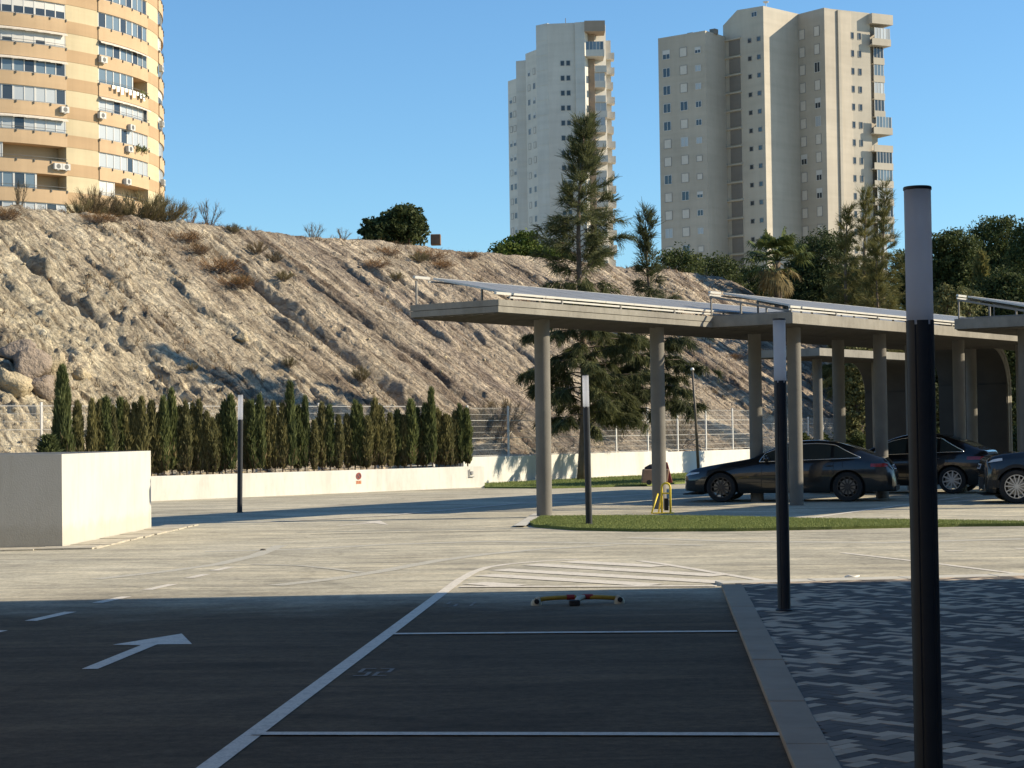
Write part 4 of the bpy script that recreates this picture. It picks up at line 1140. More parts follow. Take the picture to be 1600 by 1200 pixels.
WH = 1.52
for f in range(-3, 9):
    z0 = zb0 + f * HFL
    for a0, a1 in gaps[1:5] if f >= -2 else ():
        b = MB(); arc(b, RT_ + .001, RT_ + .03, a0, a1, z0 + .05, z0 + HFL - WH - .06); b.build('salmon_band', C_SALM, tw)
    for a0, a1 in bays:
        b = MB(); arc(b, RT_ - 1.49, RT_ + .12, a0 - R(.1), a1 + R(.1), z0, z0 + HFL - WH); b.build('balcony_front', C_PEACH, tw)
    if f < -2: continue
    zw = z0 + HFL - WH
    for bi, (a0, a1) in enumerate(bays):
        if bi == 0: continue
        rnd = random.random(); style = ['blinds', 'glass', 'curtain', 'glass', 'curtain', 'blinds', 'loggia', 'curtain'][(f * 3 + bi * 5) % 8]
        if bi == 2: style = {0: 'loggia_half', 1: 'loggia', 2: 'curtain_awn', 3: 'curtain', 4: 'glass_awn', 5: 'blinds_awn', 6: 'blinds', 7: 'glass'}.get(f, style)
        if bi == 3: style = {0: 'loggia', 1: 'curtain', 2: 'shade', 3: 'curtain_awn', 4: 'half', 5: 'glass_awn', 6: 'glass', 7: 'glass'}.get(f, style)
        if bi == 1: style = {0: 'dark', 1: 'allblind', 2: 'curtain', 3: 'loggia_awn', 4: 'glass', 5: 'allblind', 6: 'allblind', 7: 'glass'}.get(f, style)
        nm = 8; st = (a1 - a0) / nm; r = RT_ - .06
        b = MB()
        gl0, gl1 = 0, nm
        if style.startswith('loggia'): gl0, gl1 = (0, 2) if style == 'loggia' else ((0, 5) if style == 'loggia_half' else (0, 0))
        if style == 'half': gl0, gl1 = 0, 5
        for k in range(gl0, gl1 + 1):
            wv = .10 if k in (0, nm, 3, 5) else .055
            a = a0 + k * st; arc(b, r - .05, r + .04, a - wv / RT_ / 2 * 2, a + wv / RT_ / 2 * 2, zw, zw + WH, 1)
        if gl1 > gl0:
            arc(b, r - .05, r + .05, a0 + gl0 * st, a0 + gl1 * st, zw + .0, zw + .07); arc(b, r - .05, r + .05, a0 + gl0 * st, a0 + gl1 * st, zw + WH - .08, zw + WH)
        else: arc(b, r - .05, r + .05, a0, a1, zw + WH - .06, zw + WH)
        w_ = b.build('window', WFRAME if style != 'dark' else RAILM, tw)
        panes = {}
        for k in range(gl0, gl1):
            q0, q1 = a0 + k * st + .0025, a0 + (k + 1) * st - .0025
            if style.startswith('blinds'):
                cut = .45 + .25 * ((k * 7 + f) % 3) if style == 'blinds_awn' else .5
                if style == 'blinds_awn' and k in (0, 1, 4, 6, 7): cut = 1.0
                arc(panes.setdefault(('b', k), MB()), r - .03, r + .02, q0, q1, zw + WH * (1 - cut), zw + WH - .08, 1)
                if cut < .99: arc(panes.setdefault(('d', k), MB()), r - .03, r, q0, q1, zw + .07, zw + WH * (1 - cut), 1)
            elif style == 'allblind': arc(panes.setdefault(('b', k), MB()), r - .03, r + .02, q0, q1, zw + .07, zw + WH - .08, 1)
            else:
                key = 'c' if style.startswith('curtain') else ('u' if (k * 5 + f) % 3 else 'd')
                if style in ('half', 'shade'): key = 'c' if style == 'shade' else 'u'
                if style == 'loggia': key = 'b'
                if style == 'dark': key = 'd'
                if key == 'c' and (k + f) % 5 == 0: key = 'd'
                arc(panes.setdefault((key, k), MB()), r - .03, r, q0, q1, zw + .07, zw + WH - .08, 1)
        for (key, _), pb_ in panes.items():
            pb_.build({'b': 'roller_blind'}.get(key, 'pane'), {'b': BLINDW, 'c': G_PALE, 'd': G_DARK, 'u': G_BLUE}[key], w_)
        # rail on brackets along the front
        b = MB()
        for zz in ((.02, .30) if style.startswith(('loggia', 'curtain_awn', 'half', 'blinds_awn')) else (.03,)): arc(b, RT_ + .14, RT_ + .17, a0, a1, zw + zz, zw + zz + .035)
        for k in range(6):
            a = a0 + (a1 - a0) * k / 5; arc(b, RT_ + .121, RT_ + .22, a - .002, a + .002, zw - .22, zw + .04, 1)
        b.build('rail', RAILM, tw)
        if 'awn' in style:
            b = MB(); sag = .42; n_ = 14
            for i in range(n_):
                q0, q1 = a0 + (a1 - a0) * i / n_, a0 + (a1 - a0) * (i + 1) / n_
                vs = [cp(RT_ + .01, q0, zw + WH), cp(RT_ + .01, q1, zw + WH), cp(RT_ + sag, q1, zw + WH - .22), cp(RT_ + sag, q0, zw + WH - .22), cp(RT_ + sag, q1, zw + WH - .34), cp(RT_ + sag, q0, zw + WH - .34 - .04 * (i % 2))]
                b.add(vs, [(0, 1, 2, 3), (3, 2, 4, 5)])
            b.build('awning', AWN, tw)
def ac(a, f, wide=.85):
    z = zb0 + f * HFL + .45; b = MB(); dd = wide / RT_
    arc(b, RT_ + .16, RT_ + .55, a - dd / 2, a + dd / 2, z + .06, z + .66, 1); arc(b, RT_ + .10, RT_ + .5, a - .004, a + .004, z - .02, z + .058, 1)
    u_ = b.build('air_conditioner', ACU, tw)
    b = MB(); c = cp(RT_ + .555, a, z + .36); dx = Vector((math.cos(a), math.sin(a), 0)); k = 20
    vs = [c + (dx * math.cos(2 * PI * j / k) + uz * math.sin(2 * PI * j / k)) * .23 for j in range(k)]; b.add(vs, [tuple(range(k))]); b.build('fan_grille', RAILM, u_)
for a, f in ((24.9, 5), (45.6, 3), (45.8, 1), (43.6, 1), (57.6, 5), (57.0, 3), (68.5, 2.8), (67.5, 2), (66.5, .8), (89, 5.5), (89, 3.4), (90, 1.2)): ac(R(a), f)
b = MB(); z = zb0 + 5 * HFL - .55
for k in range(9):
    a = R(60.5 + k * 1.7); z_ = zb0 + 4 * HFL + .72; wv = .5; hh = .35 + .35 * ((k * 7) % 3) / 2
    vs = [cp(RT_ + .45, a, z_ + .55), cp(RT_ + .45, a + wv / RT_, z_ + .55), cp(RT_ + .43, a + wv / RT_ * .9, z_ + .55 - hh), cp(RT_ + .43, a + .002, z_ + .55 - hh - .05)]; b.add(vs, [(3, 2, 1, 0)])
b.build('washing', mat('laundry', (.8, .8, .78), .9, .2, 2), tw)
for k, (a, f) in enumerate(((73.5, 4), (75.5, 4), (72, 2), (75, 2))):
    P = cp(RT_ + .35, R(a), zb0 + f * HFL + 1.1) + rng.normal(0, .16, (60, 3)) @ np.eye(3) if False else np.array(cp(RT_ + .35, R(a), zb0 + f * HFL + 1.1)) + rng.normal(0, .17, (60, 3))
    V, Q = flakes(P, np.zeros((60, 3)), .12, .22, .6, .5); mesh_np('balcony_plant', V, Q, CY_G, tw)

# ------------------------------------------------------------------ trees
def quads_random(P, s, flat=.0):
    n = len(P); a = rng.normal(0, 1, (n, 3)); a[:, 2] *= (1 - flat); a /= np.linalg.norm(a, axis=1, keepdims=True)
    c = np.cross(a, rng.normal(0, 1, (n, 3))); c /= np.linalg.norm(c, axis=1, keepdims=True)
    s1 = s * rng.uniform(.6, 1.4, (n, 1)); s2 = s * rng.uniform(.3, .7, (n, 1))
    V = np.stack([P - a * s1, P + c * s2, P + a * s1, P - c * s2], 1)
    return V.reshape(-1, 3), np.arange(4 * n).reshape(n, 4)
def strands(P, D, ln, w):
    n = len(P); D = D / np.linalg.norm(D, axis=1, keepdims=True); s = np.cross(D, rng.normal(0, 1, (n, 3))); s /= np.linalg.norm(s, axis=1, keepdims=True)
    l = ln * rng.uniform(.6, 1.3, (n, 1)); V = np.stack([P - s * w / 2, P + s * w / 2, P + D * l + s * w * .2, P + D * l - s * w * .2], 1)
    return V.reshape(-1, 3), np.arange(4 * n).reshape(n, 4)
CAS_G = leaf_mat('casuarina_needles', (.045, .055, .026), (.145, .155, .07), .35); CAS_Y = leaf_mat('casuarina_olive', (.10, .10, .032), (.22, .20, .075), .3)
PIN_D = leaf_mat('pine_dark', (.028, .042, .016), (.10, .12, .042), .25); PIN_L = leaf_mat('pine_light', (.045, .075, .014), (.13, .165, .035), .2); OLIV = leaf_mat('olive_leaf', (.08, .09, .035), (.2, .19, .085), .2)
DRYL = leaf_mat('dry_twig', (.10, .075, .045), (.25, .19, .115), .1); RUST = leaf_mat('rust_grass', (.16, .085, .04), (.30, .18, .085), .2); OLT = leaf_mat('olive_twig', (.10, .09, .045), (.25, .205, .115), .2)

def casuarina(name, label, loc, H_, rad, z0, nbr, m, group, wob=.25, dens=1.0, skew=(0, 0), per=34):
    t = thing(name, label, 'tree', loc, group=group)
    def tx(z): return Vector((wob * math.sin(z * .55) * .5 + skew[0] * (z / H_) ** 1.5, wob * .5 * math.cos(z * .4) + skew[1] * z / H_, z))
    b = MB(); zs_ = np.linspace(0, H_ * .97, 14); b.tube([tx(z) - uz * .05 for z in zs_], [max(.012, .15 * (H_ / 12) * (1 - z / H_) ** .8 + .01) for z in zs_], 8); b.build('trunk', BARK, t, smooth=True)
    br = MB(); P = []; Dn = []
    for i in range(nbr):
        z = z0 + (H_ * .985 - z0) * (i + random.random()) / nbr; q = z / H_
        rl = rad(q) * random.uniform(.4, 1.2) + .12
        az = i * 2.4 + random.uniform(-.5, .5); e = random.uniform(.25, .7) if q < .8 else random.uniform(.7, 1.15)
        dirv = Vector((math.cos(az) * math.cos(e), math.sin(az) * math.cos(e), math.sin(e))); p = tx(z); pts = [p]
        for k in range(5):
            dirv = (dirv + Vector((0, 0, -.05 if q > .55 else -.16)) + Vector((random.uniform(-.12, .12), random.uniform(-.12, .12), 0))).normalized(); p = p + dirv * rl / 5; pts.append(p)
        br.tube(pts, [.03 * (1 - q) + .008] + [.02 * (1 - q) + .006] * 3 + [.006, .004], 4, False)
        nsub = max(3, int((3 + 7 * rl)))
        for _ in range(nsub):
            f = random.uniform(.25, 1.0) * 5; k = min(4, int(f)); bp_ = pts[k].lerp(pts[k + 1], f - k)
            sd_ = (dirv + Vector((random.gauss(0, .7), random.gauss(0, .7), random.gauss(0, .35) - .1 + .45 * (q > .75)))).normalized()
            tuft = bp_ + sd_ * random.uniform(.1, .32)
            n_ = int(per * dens * (1.05 if q < .5 else .52))
            pp = np.array(bp_)[None] + (np.array(tuft) - np.array(bp_))[None] * rng.uniform(0, 1, (n_, 1)) + rng.normal(0, .035, (n_, 3))
            dd_ = np.array(sd_)[None] + rng.normal(0, .42, (n_, 3)) + np.array([0, 0, -.9 if q < .55 else (-.3 if q < .75 else .25)])
            P.append(pp); Dn.append(dd_)
    br.build('branches', BARK, t)
    V, Q = strands(np.concatenate(P), np.concatenate(Dn), .32, .022); mesh_np('crown', V, Q, m, t); return t
def lerp_tab(tab):
    xs_, ys_ = zip(*tab); return lambda q: float(np.interp(q, xs_, ys_))
p = G(908.5, 752)
casuarina('casuarina_tree', 'tall slender casuarina in front of the middle tower, behind the left carport', p, AT(922, 186, p.y).z, lerp_tab([(.0, .8), (.15, 1.9), (.3, 2.2), (.5, 1.7), (.62, 1.45), (.75, 1.1), (.88, .55), (1, .08)]), 1.7, 150, CAS_G, 'casuarinas beside the lawn verge', skew=(.25, 0))
d = ray(1024, 740); d.z = 0; p = d * (66.5 / d.y)
casuarina('casuarina_tree', 'broader casuarina partly hidden behind the second carport column, with feathery right side', p, AT(1018, 332, p.y).z, lerp_tab([(.0, .8), (.2, 2.3), (.38, 2.3), (.5, 2.0), (.6, 1.3), (.7, .42), (.87, .22), (1, .04)]), 2.2, 84, CAS_G, 'casuarinas beside the lawn verge', skew=(-.1, 0))

def pine(name, label, loc, lobes, m, group, n=9000, s=.14, trunk=True, cat='tree', clump=.45):
    t = thing(name, label, cat, loc, group=group)
    if trunk:
        b = MB(); top = max(l_[2] for l_ in lobes)
        b.tube([(0, 0, -.3), (.1, 0, top * .4), (.0, 0, top * .9)], [.24, .18, .08], 8)
        for (x, y, z, r) in lobes: b.tube([(.05, 0, max(.3, z - r * 1.2) * .7), (x * .6, y * .6, z - r * .4), (x, y, z)], [.1, .07, .03], 6)
        b.build('trunk', BARK, t, smooth=True)
    P = []; tot = sum(l_[3] ** 2 for l_ in lobes)
    for (x, y, z, r) in lobes:
        k = int(n * r * r / tot); nc = max(8, int(26 * r * r / (clump * 2.2)))
        c = rng.normal(0, 1, (nc, 3)); c /= np.linalg.norm(c, axis=1, keepdims=True); c[:, 2] = np.where(c[:, 2] < -.45, -c[:, 2], c[:, 2])
        c = c * r * rng.uniform(.72, 1.06, (nc, 1)); cs = clump * rng.uniform(.55, 1.3, nc)
        ci = rng.integers(0, nc, k); g_ = rng.normal(0, 1, (k, 3)); g_ /= np.linalg.norm(g_, axis=1, keepdims=True)
        q = c[ci] + g_ * (cs[ci] * rng.uniform(.3, 1, k) ** .5)[:, None] * np.array([1, 1, .72])
        P.append(q + np.array([x, y, z])); k2_ = k // 3; g2_ = rng.normal(0, 1, (k2_, 3)); g2_ /= np.linalg.norm(g2_, axis=1, keepdims=True); P.append(g2_ * (r * .8 * rng.uniform(0, 1, (k2_, 1)) ** .4) + np.array([x, y, z]))
    V, Q = quads_random(np.concatenate(P), s); mesh_np('crown', V, Q, m, t); return t
def rlobes(w, h, n, seed, low=.25):
    r_ = random.Random(seed); out = []
    for i in range(n):
        a = r_.uniform(0, 6.28); q = r_.uniform(0, 1) ** .5; z = r_.uniform(low, .82)
        taper = 1.0 if z < .6 else 1.0 - (z - .6) * 1.6
        rr = r_.uniform(.2, .32) * w
        out.append((math.cos(a) * q * (w / 2 - rr * .6) * taper, math.sin(a) * q * (w / 2 - rr * .6) * taper, z * h, rr))
    out.append((0, 0, h - .26 * w, .26 * w))
    z = h - .34 * w
    while low < .2 and z > .3 * w: out.append((r_.uniform(-.1, .1) * w, 0, z, .37 * w)); z -= .34 * w
    return out
def place_pine(label, px, py_top, wpx, Y, zbase, m, seed, group=None, nl=9, n=9000, low=.25, name='pine_tree', s=.14, clump=.45):
    q = AT(px, py_top, Y); k = FPX / Y; h = q.z - zbase
    return pine(name, label, (q.x, q.y, zbase), rlobes(wpx / k, h, nl, seed, low), m, group, n, s, clump=clump)
g1 = 'pines along the crest of the slope'; g2 = 'pines behind the carports'
def crest(px):
    k = 0
    for kk_ in np.arange(0, 70, .25):
        q = HP + HU * kk_ + HN * 22; 
        dd_ = ray(px, 500)
        if q.x / q.y > dd_.x / dd_.y: k = kk_; break
    return hill_point(k, 22)
q = crest(630); place_pine('round dark pine alone on the crest of the slope against the sky', 633, 330, 105, q.y, q.z - .9, PIN_D, 3, g1, 8, 8000, .45, s=.10, clump=.28)
q = crest(585); place_pine('low dark bush spreading left from the round pine on the crest', 587, 347, 58, q.y + .5, q.z - .6, PIN_D, 5, None, 5, 3500, .4, 'low_bush', s=.09, clump=.25)
q = crest(815); place_pine('bright green rounded pine on the crest in front of the middle tower', 812, 366, 120, q.y + 2, q.z - 2, PIN_L, 8, g1, 9, 9000, .4, s=.10, clump=.3)
q = crest(865); place_pine('bright green pine just left of the tall casuarina', 866, 384, 80, q.y + 3, q.z - 2.5, PIN_L, 9, g1, 7, 6000, .4, s=.10, clump=.3)
b = MB(); b.box(-.24, .24, -.3, .3, 0, .5); q = crest(681); tag(b.build('ruined_wall', mat('ruin_brick', (.22, .14, .09), .9, .2, 4), bevel=.03), 'small brown stub of wall beside the round pine on the crest', 'wall').location = (AT(681, 376, q.y).x, q.y, AT(681, 383, q.y).z)
for (lab, px, py, wp, Y, m, sd_, nl, n) in (
    ('green pine between the tall casuarina and the palm, at the end of the crest', 1062, 392, 105, 112, PIN_D, 21, 8, 9000),
    ('green rounded pine right of the second casuarina, above the slope end', 1120, 404, 110, 118, PIN_D, 22, 9, 10000),
    ('dark pine left of the palm with only its low crown showing', 1172, 418, 90, 124, PIN_D, 23, 8, 8000),
    ('large dark pine behind the palm, below the right tower', 1290, 366, 150, 121, PIN_D, 24, 12, 16000),
    ('dark pine filling the gap between the palm and the casuarina thicket', 1345, 420, 110, 112, PIN_D, 25, 9, 10000),
    ('dark rounded pine directly right of the nearest lamp post', 1487, 363, 118, 96, PIN_D, 26, 11, 14000),
    ('tall broad dark pine near the right edge of the photo', 1556, 344, 130, 108, PIN_D, 27, 12, 16000),
    ('tallest dark pine cut by the right edge of the photo', 1622, 336, 150, 101, PIN_D, 28, 12, 15000),
    ('low dark pine in the shade below the tall right-hand pines', 1575, 430, 120, 88, PIN_D, 29, 10, 11000),
    ('dark pine half hidden behind the nearest lamp post', 1425, 392, 110, 104, PIN_D, 30, 9, 9000)):
    place_pine(lab, px, py, wp, Y, 0, m, sd_, g2, nl + 6, int(n * 4), .12, s=.085, clump=.5)
for (lab, px, py, wp, Y, zb_, m, sd_) in (
    ('pale yellowish shrub right of the nearest lamp post, above the solar panels', 1478, 448, 70, 80, 0, OLIV, 41), ('olive shrub beside the carport end frame at the right', 1512, 455, 60, 84, 0, OLIV, 42),
    ('sunlit olive tree seen under the carports through the gap beside the nearest lamp post', 1468, 520, 62, 66, 0, OLIV, 43), ('dark olive tree seen under the carports right of the third column', 1337, 545, 62, 74, 0, OLIV, 44)):
    place_pine(lab, px, py, wp, Y, zb_, m, sd_, None, 10, 9000, .15, 'olive_tree', s=.08, clump=.3)
for (lab, px, py, Y, rt_) in (('thin feathery casuarina spire left of the palm-side thicket, in front of the right tower', 1322, 322, 92, .9), ('tall feathery casuarina spire in front of the tower balconies', 1350, 296, 94, 1.0), ('olive feathery casuarina with pointed top just left of the nearest lamp post', 1379, 288, 92, 1.05), ('lower yellow olive casuarina bush above the middle solar panels', 1372, 385, 86, 1.6)):
    q = AT(px, py, Y); casuarina('casuarina_tree', lab, (q.x, q.y, 0), q.z, lerp_tab([(0, 1.2 * rt_), (.4, 1.5 * rt_), (.6, 1.1 * rt_), (.75, .6), (.87, .32), (1, .08)]), 2.0, 95, CAS_Y, 'casuarinas behind the carports', dens=.95)
q = AT(1533, 400, 90); t = thing('cypress_tree', 'narrow olive cypress in front of the tall dark pines at the right', 'tree', (q.x, q.y, 0))
n = 5000; z = rng.uniform(.1, 1, n); rr = .75 * np.minimum(1, (1 - z) * 2.6) ** .7 * np.sqrt(rng.uniform(.4, 1, n)); th = rng.uniform(0, 6.28, n)
V, Q = flakes(np.c_[rr * np.cos(th), rr * np.sin(th), z * q.z], np.c_[np.cos(th), np.sin(th), np.zeros(n)], .12, .3, .8, .25); mesh_np('foliage', V, Q, CAS_Y, t)
b = MB(); b.tube([(0, 0, -.1), (0, 0, 2.5)], [.14, .1], 8); b.build('trunk', BARK, t)

# hedges under the carports
def hedge(label, a, c, h, w_, n):
    t = thing('hedge', label, 'hedge', a); d = c - a; L = d.length; d.normalize(); nr_ = Vector((-d.y, d.x, 0))
    P = np.c_[rng.uniform(0, L, n), rng.uniform(-w_ / 2, w_ / 2, n), rng.uniform(.02, 1, n) ** .8 * h]; P[:, 2] *= 1 + .12 * np.sin(P[:, 0] * 9)
    W_ = P[:, :1] * np.array(d)[None] + P[:, 1:2] * np.array(nr_)[None] + P[:, 2:] * np.array([[0, 0, 1.]])
    V, Q = quads_random(W_, .07); mesh_np('foliage', V, Q, PIN_D, t)
    b = MB()
    for k in range(int(L / .5) + 1): b.tube([d * (k * .5) - uz * .02, d * (k * .5) + uz * h * .8], [.02, .01], 5)
    b.build('stems', BARK, t)
q = AT(1247, 690, 70); q2 = AT(1355, 690, 69); hedge('dark clipped hedge under the carports left of the curved end walls', Vector((q.x, q.y, 0)), Vector((q2.x, q2.y, 0)), 1.35, .8, 14000)
q = AT(1440, 690, 66); q2 = AT(1640, 690, 56); hedge('dark hedge in the shade behind the black cars at the right', Vector((q.x, q.y, 0)), Vector((q2.x, q2.y, 0)), 1.5, .7, 16000)

# palm
q = AT(1213, 408, 104)
t = thing('palm_tree', 'fan palm with drooping fronds in front of the right tower', 'palm', (q.x, q.y, 0)); hz_ = q.z
PALM = leaf_mat('palm_frond', (.05, .075, .022), (.15, .17, .055), .25); PALMD = leaf_mat('dry_frond', (.17, .13, .06), (.32, .25, .12), .2)
b = MB(); b.tube([(0, 0, -.2), (.15, 0, hz_ * .5), (0, 0, hz_)], [.3, .22, .22], 12); b.build('trunk', BARK, t, smooth=True)
def fronds(n, emin, emax, m, L0):
    for i in range(n):
        az = i * 2.4 + random.uniform(-.3, .3); e = random.uniform(emin, emax); b = MB()
        dv = Vector((math.cos(az) * math.cos(e), math.sin(az) * math.cos(e), math.sin(e))); side = Vector((-math.sin(az), math.cos(az), 0)); L = L0 * random.uniform(.8, 1.15)
        p1 = uz * hz_ + dv * L - uz * .12 * L
        b.tube([uz * hz_, uz * hz_ + dv * L * .5, p1], [.03, .022, .016], 4, False); nl_ = 22
        for k in range(nl_):
            f = (k / (nl_ - 1) - .5) * 2; a = f * 1.9; ll = .95 * (1 - .25 * abs(f)) * random.uniform(.85, 1.1)
            l1 = (dv * math.cos(a) + side * math.sin(a)).normalized(); pm = p1 + l1 * ll * .6; pe = p1 + l1 * ll - uz * ll * random.uniform(.25, .6)
            wd_ = (dv.cross(l1) if abs(a) < .1 else l1.cross(uz)).normalized() * .035 if (l1.cross(uz)).length > .01 else side * .035
            wd_ = side * math.cos(a) * .04 - dv * math.sin(a) * .04
            b.add([p1 - wd_ * .3, p1 + wd_ * .3, pm + wd_, pm - wd_, pe], [(0, 1, 2, 3), (3, 2, 4)])
        b.build('frond', m, t)
fronds(38, -.3, 1.35, PALM, 1.45); fronds(16, -1.2, -.4, PALMD, 1.0)

# ------------------------------------------------------------------ shrubs on the slope
def shrub_proto(name, n, hgt, spread, m, w_=.02, up=1.0, stems=9):
    t = thing(name, 'x', 'shrub'); P = []; D = []
    st = rng.normal(0, 1, (stems, 3)); st[:, 2] = np.abs(st[:, 2]) * .8 + up; st /= np.linalg.norm(st, axis=1, keepdims=True)
    i = rng.integers(0, stems, n); f = rng.uniform(.1, 1, n) ** .7
    root = rng.normal(0, .10, (stems, 3)) * spread; root[:, 2] = 0
    P = root[i] + st[i] * (f * hgt)[:, None] * np.array([spread, spread, 1]) + rng.normal(0, .03, (n, 3)) * spread
    D = st[i] * np.array([spread, spread, 1]) + rng.normal(0, .35, (n, 3)) + np.array([0, 0, .25])
    V, Q = strands(P, D, hgt * .22, w_); mesh_np('twigs', V, Q, m, t)
    b = MB()
    for k in range(stems): b.tube([Vector(root[k]) - uz * .06, Vector(root[k] + st[k] * hgt * np.array([spread, spread, 1]) * .95)], [.014, .004], 4, False)
    b.build('stems', BARK, t); return t
def px_on_hill(px, py):
    """where the view ray through a pixel meets the slope"""
    d = ray(px, py); best = None
    for Y in np.arange(44, 112, .2):
        q = Vector((0, 0, EYE)) + d * (Y / d.y); r = q - HP; k = r.dot(HU); s = r.dot(HN)
        if s < 3.3 or s > 24: continue
        if float(hill_h(np.array([k]), np.array([s]))[0]) >= q.z: best = hill_point(k, s); break
    return best
protoS = {'dry': shrub_proto('dry_shrub', 1500, 1.3, .8, DRYL, .014, .8, 26), 'olive': shrub_proto('wiry_shrub', 2200, 1.1, .95, OLT, .013, .7, 40), 'rust': shrub_proto('rust_grass_tuft', 1500, .42, 2.2, RUST, .014, .5, 60), 'twig': shrub_proto('bare_twig_shrub', 260, 1.3, .5, DRYL, .016, 1.2, 8)}
usedS = set()
def shrub(kind, px, py, sc, label, sx=None):
    q = px_on_hill(px, py)
    if q is None:
        c = crest(px); q = Vector((AT(px, py, c.y).x, c.y, min(AT(px, py, c.y).z, c.z)))
    o = protoS[kind] if kind not in usedS else copy_tree(protoS[kind]); usedS.add(kind)
    o.location = (q.x, q.y, q.z - .04); s_ = sc; o.scale = (s_ * (sx or 1), s_ * (sx or 1), s_); o.rotation_euler = (0, 0, random.uniform(0, 6.28)); o['label'] = label
    o['group'] = {'dry': 'dry shrubs on the slope', 'olive': 'wiry olive shrubs on the slope', 'rust': 'rusty grass tufts on the slope', 'twig': 'bare twig shrubs on the crest'}[kind]
for args in (
    ('olive', 222, 338, 1.25, 'biggest wiry shrub on the crest, right below the corner of the round tower', 1.3), ('olive', 258, 338, 1.05, 'wiry shrub on the crest against the sky, right of the biggest one', 1.2), ('olive', 195, 330, .95, 'wiry olive shrub on the crest left of the biggest one, in front of the tower', 1.1),
    ('dry', 148, 322, 1.05, 'tall dry brown shrub on the crest in front of the cream tower wall', 1.1), ('dry', 172, 326, .9, 'dry brown shrub on the crest between the tall dry one and the wiry ones', 1.0), ('olive', 130, 322, .8, 'small olive shrub at the left of the crest thicket below the tower', 1.1),
    ('twig', 28, 302, .95, 'bare twiggy shrub at the far left of the crest below the tower window', 1), ('twig', 298, 345, .6, 'small bare twigs on the crest just right of the shrub thicket', 1.3), ('twig', 325, 345, .95, 'taller bare twigs on the crest against the sky right of the tower', 1), ('twig', 488, 352, .65, 'bare twigs on the crest against the sky, above the middle of the slope', 1.4), ('twig', 535, 360, .5, 'small bare twigs on the crest left of the round pine', 1.4), ('twig', 393, 346, .4, 'tiny bare twigs on the crest between the two taller twig shrubs', 1.5),
    ('rust', 100, 312, 1.0, 'rusty grass along the crest below the tower windows', 1.5), ('rust', 60, 306, .9, 'rusty grass patch at the left end of the crest', 1.4), ('rust', 8, 342, .9, 'rusty grass tuft at the left edge of the slope', 1), ('rust', 152, 345, .8, 'rusty grass tuft just under the crest shrubs', 1), ('rust', 300, 345, .8, 'rusty grass strip on the crest right of the shrub thicket', 1.6), ('rust', 340, 347, .7, 'low rusty grass on the crest between bare twigs', 1.6),
    ('rust', 290, 378, 1.0, 'rusty grass in the upper gully on the left half of the slope', 1), ('rust', 310, 395, .8, 'rusty grass lower in the upper left gully', 1), ('rust', 345, 425, 1.2, 'broad rusty grass patch halfway up the left half of the slope', 1), ('rust', 370, 448, 1.0, 'rusty grass tuft at the lower end of the broad patch', 1), ('olive', 378, 455, .45, 'small green tuft beside the broad rusty patch', 1), ('rust', 176, 348, .6, 'small rusty tuft under the dry crest shrubs', 1),
    ('dry', 402, 398, .4, 'small dry shrub on the upper middle of the slope', 1.3), ('dry', 430, 412, .35, 'tiny dry shrub right of the small dry one on the upper slope', 1.3), ('olive', 443, 438, .35, 'small olive tuft in the middle of the upper slope', 1.3), ('olive', 365, 365, .35, 'small olive tuft just below the crest, left of centre', 1.2), ('rust', 585, 418, .8, 'rusty grass below the round pine', 1), ('rust', 602, 398, .8, 'rusty grass tuft under the right side of the round pine', 1), ('olive', 655, 412, .4, 'green tuft above the tip of the left carport', 1.3), ('rust', 668, 405, 1.0, 'rusty patch on the upper slope above the left carport', 1), ('rust', 688, 418, .8, 'rusty tuft directly above the solar panel corner', 1), ('olive', 620, 440, .3, 'small olive tuft left of the carport tip', 1.2),
    ('rust', 735, 402, .7, 'rusty grass near the crest right of the wall stub', 1), ('olive', 452, 580, .35, 'thin olive shrub low on the slope above the cypress row', .8), ('olive', 565, 600, .5, 'olive shrub in the deep groove low on the slope', .8), ('olive', 300, 580, .25, 'small olive tuft low on the left half of the slope', 1), ('dry', 780, 690, 1.1, 'dry brown bush behind the mesh fence left of the first carport column', 1.2), ('dry', 745, 690, .8, 'grey dry bush behind the fence at the right end of the cypress row', 1), ('dry', 965, 690, 1.0, 'dry bush behind the fence between the first two carport columns', 1.2), ('dry', 1060, 700, .9, 'dry bush behind the fence right of the second column', 1.2), ('rust', 1150, 560, .6, 'rusty tuft on the slope seen under the left carport roof', 1)):
    shrub(*args)
n = 2600; kq = rng.uniform(-6, 62, n); sq = rng.uniform(4, 21.5, n); keep = fbm(kq * .3, sq * .3, 3, 333) > .02; kq, sq = kq[keep], sq[keep]
P = np.repeat(np.c_[HP.x + HU.x * kq + HN.x * sq, HP.y + HU.y * kq + HN.y * sq, hill_h(kq, sq) - .02], 9, 0); P[:, :2] += rng.normal(0, .06, (len(P), 2))
V, Q = strands(P, rng.normal(0, .5, (len(P), 3)) + np.array([0, 0, 1.]), .2, .022); tag(mesh_np('dry_grass', V, Q, [DRYL, RUST], mi=(rng.uniform(0, 1, len(Q)) < .3).astype(int)), kind='stuff')

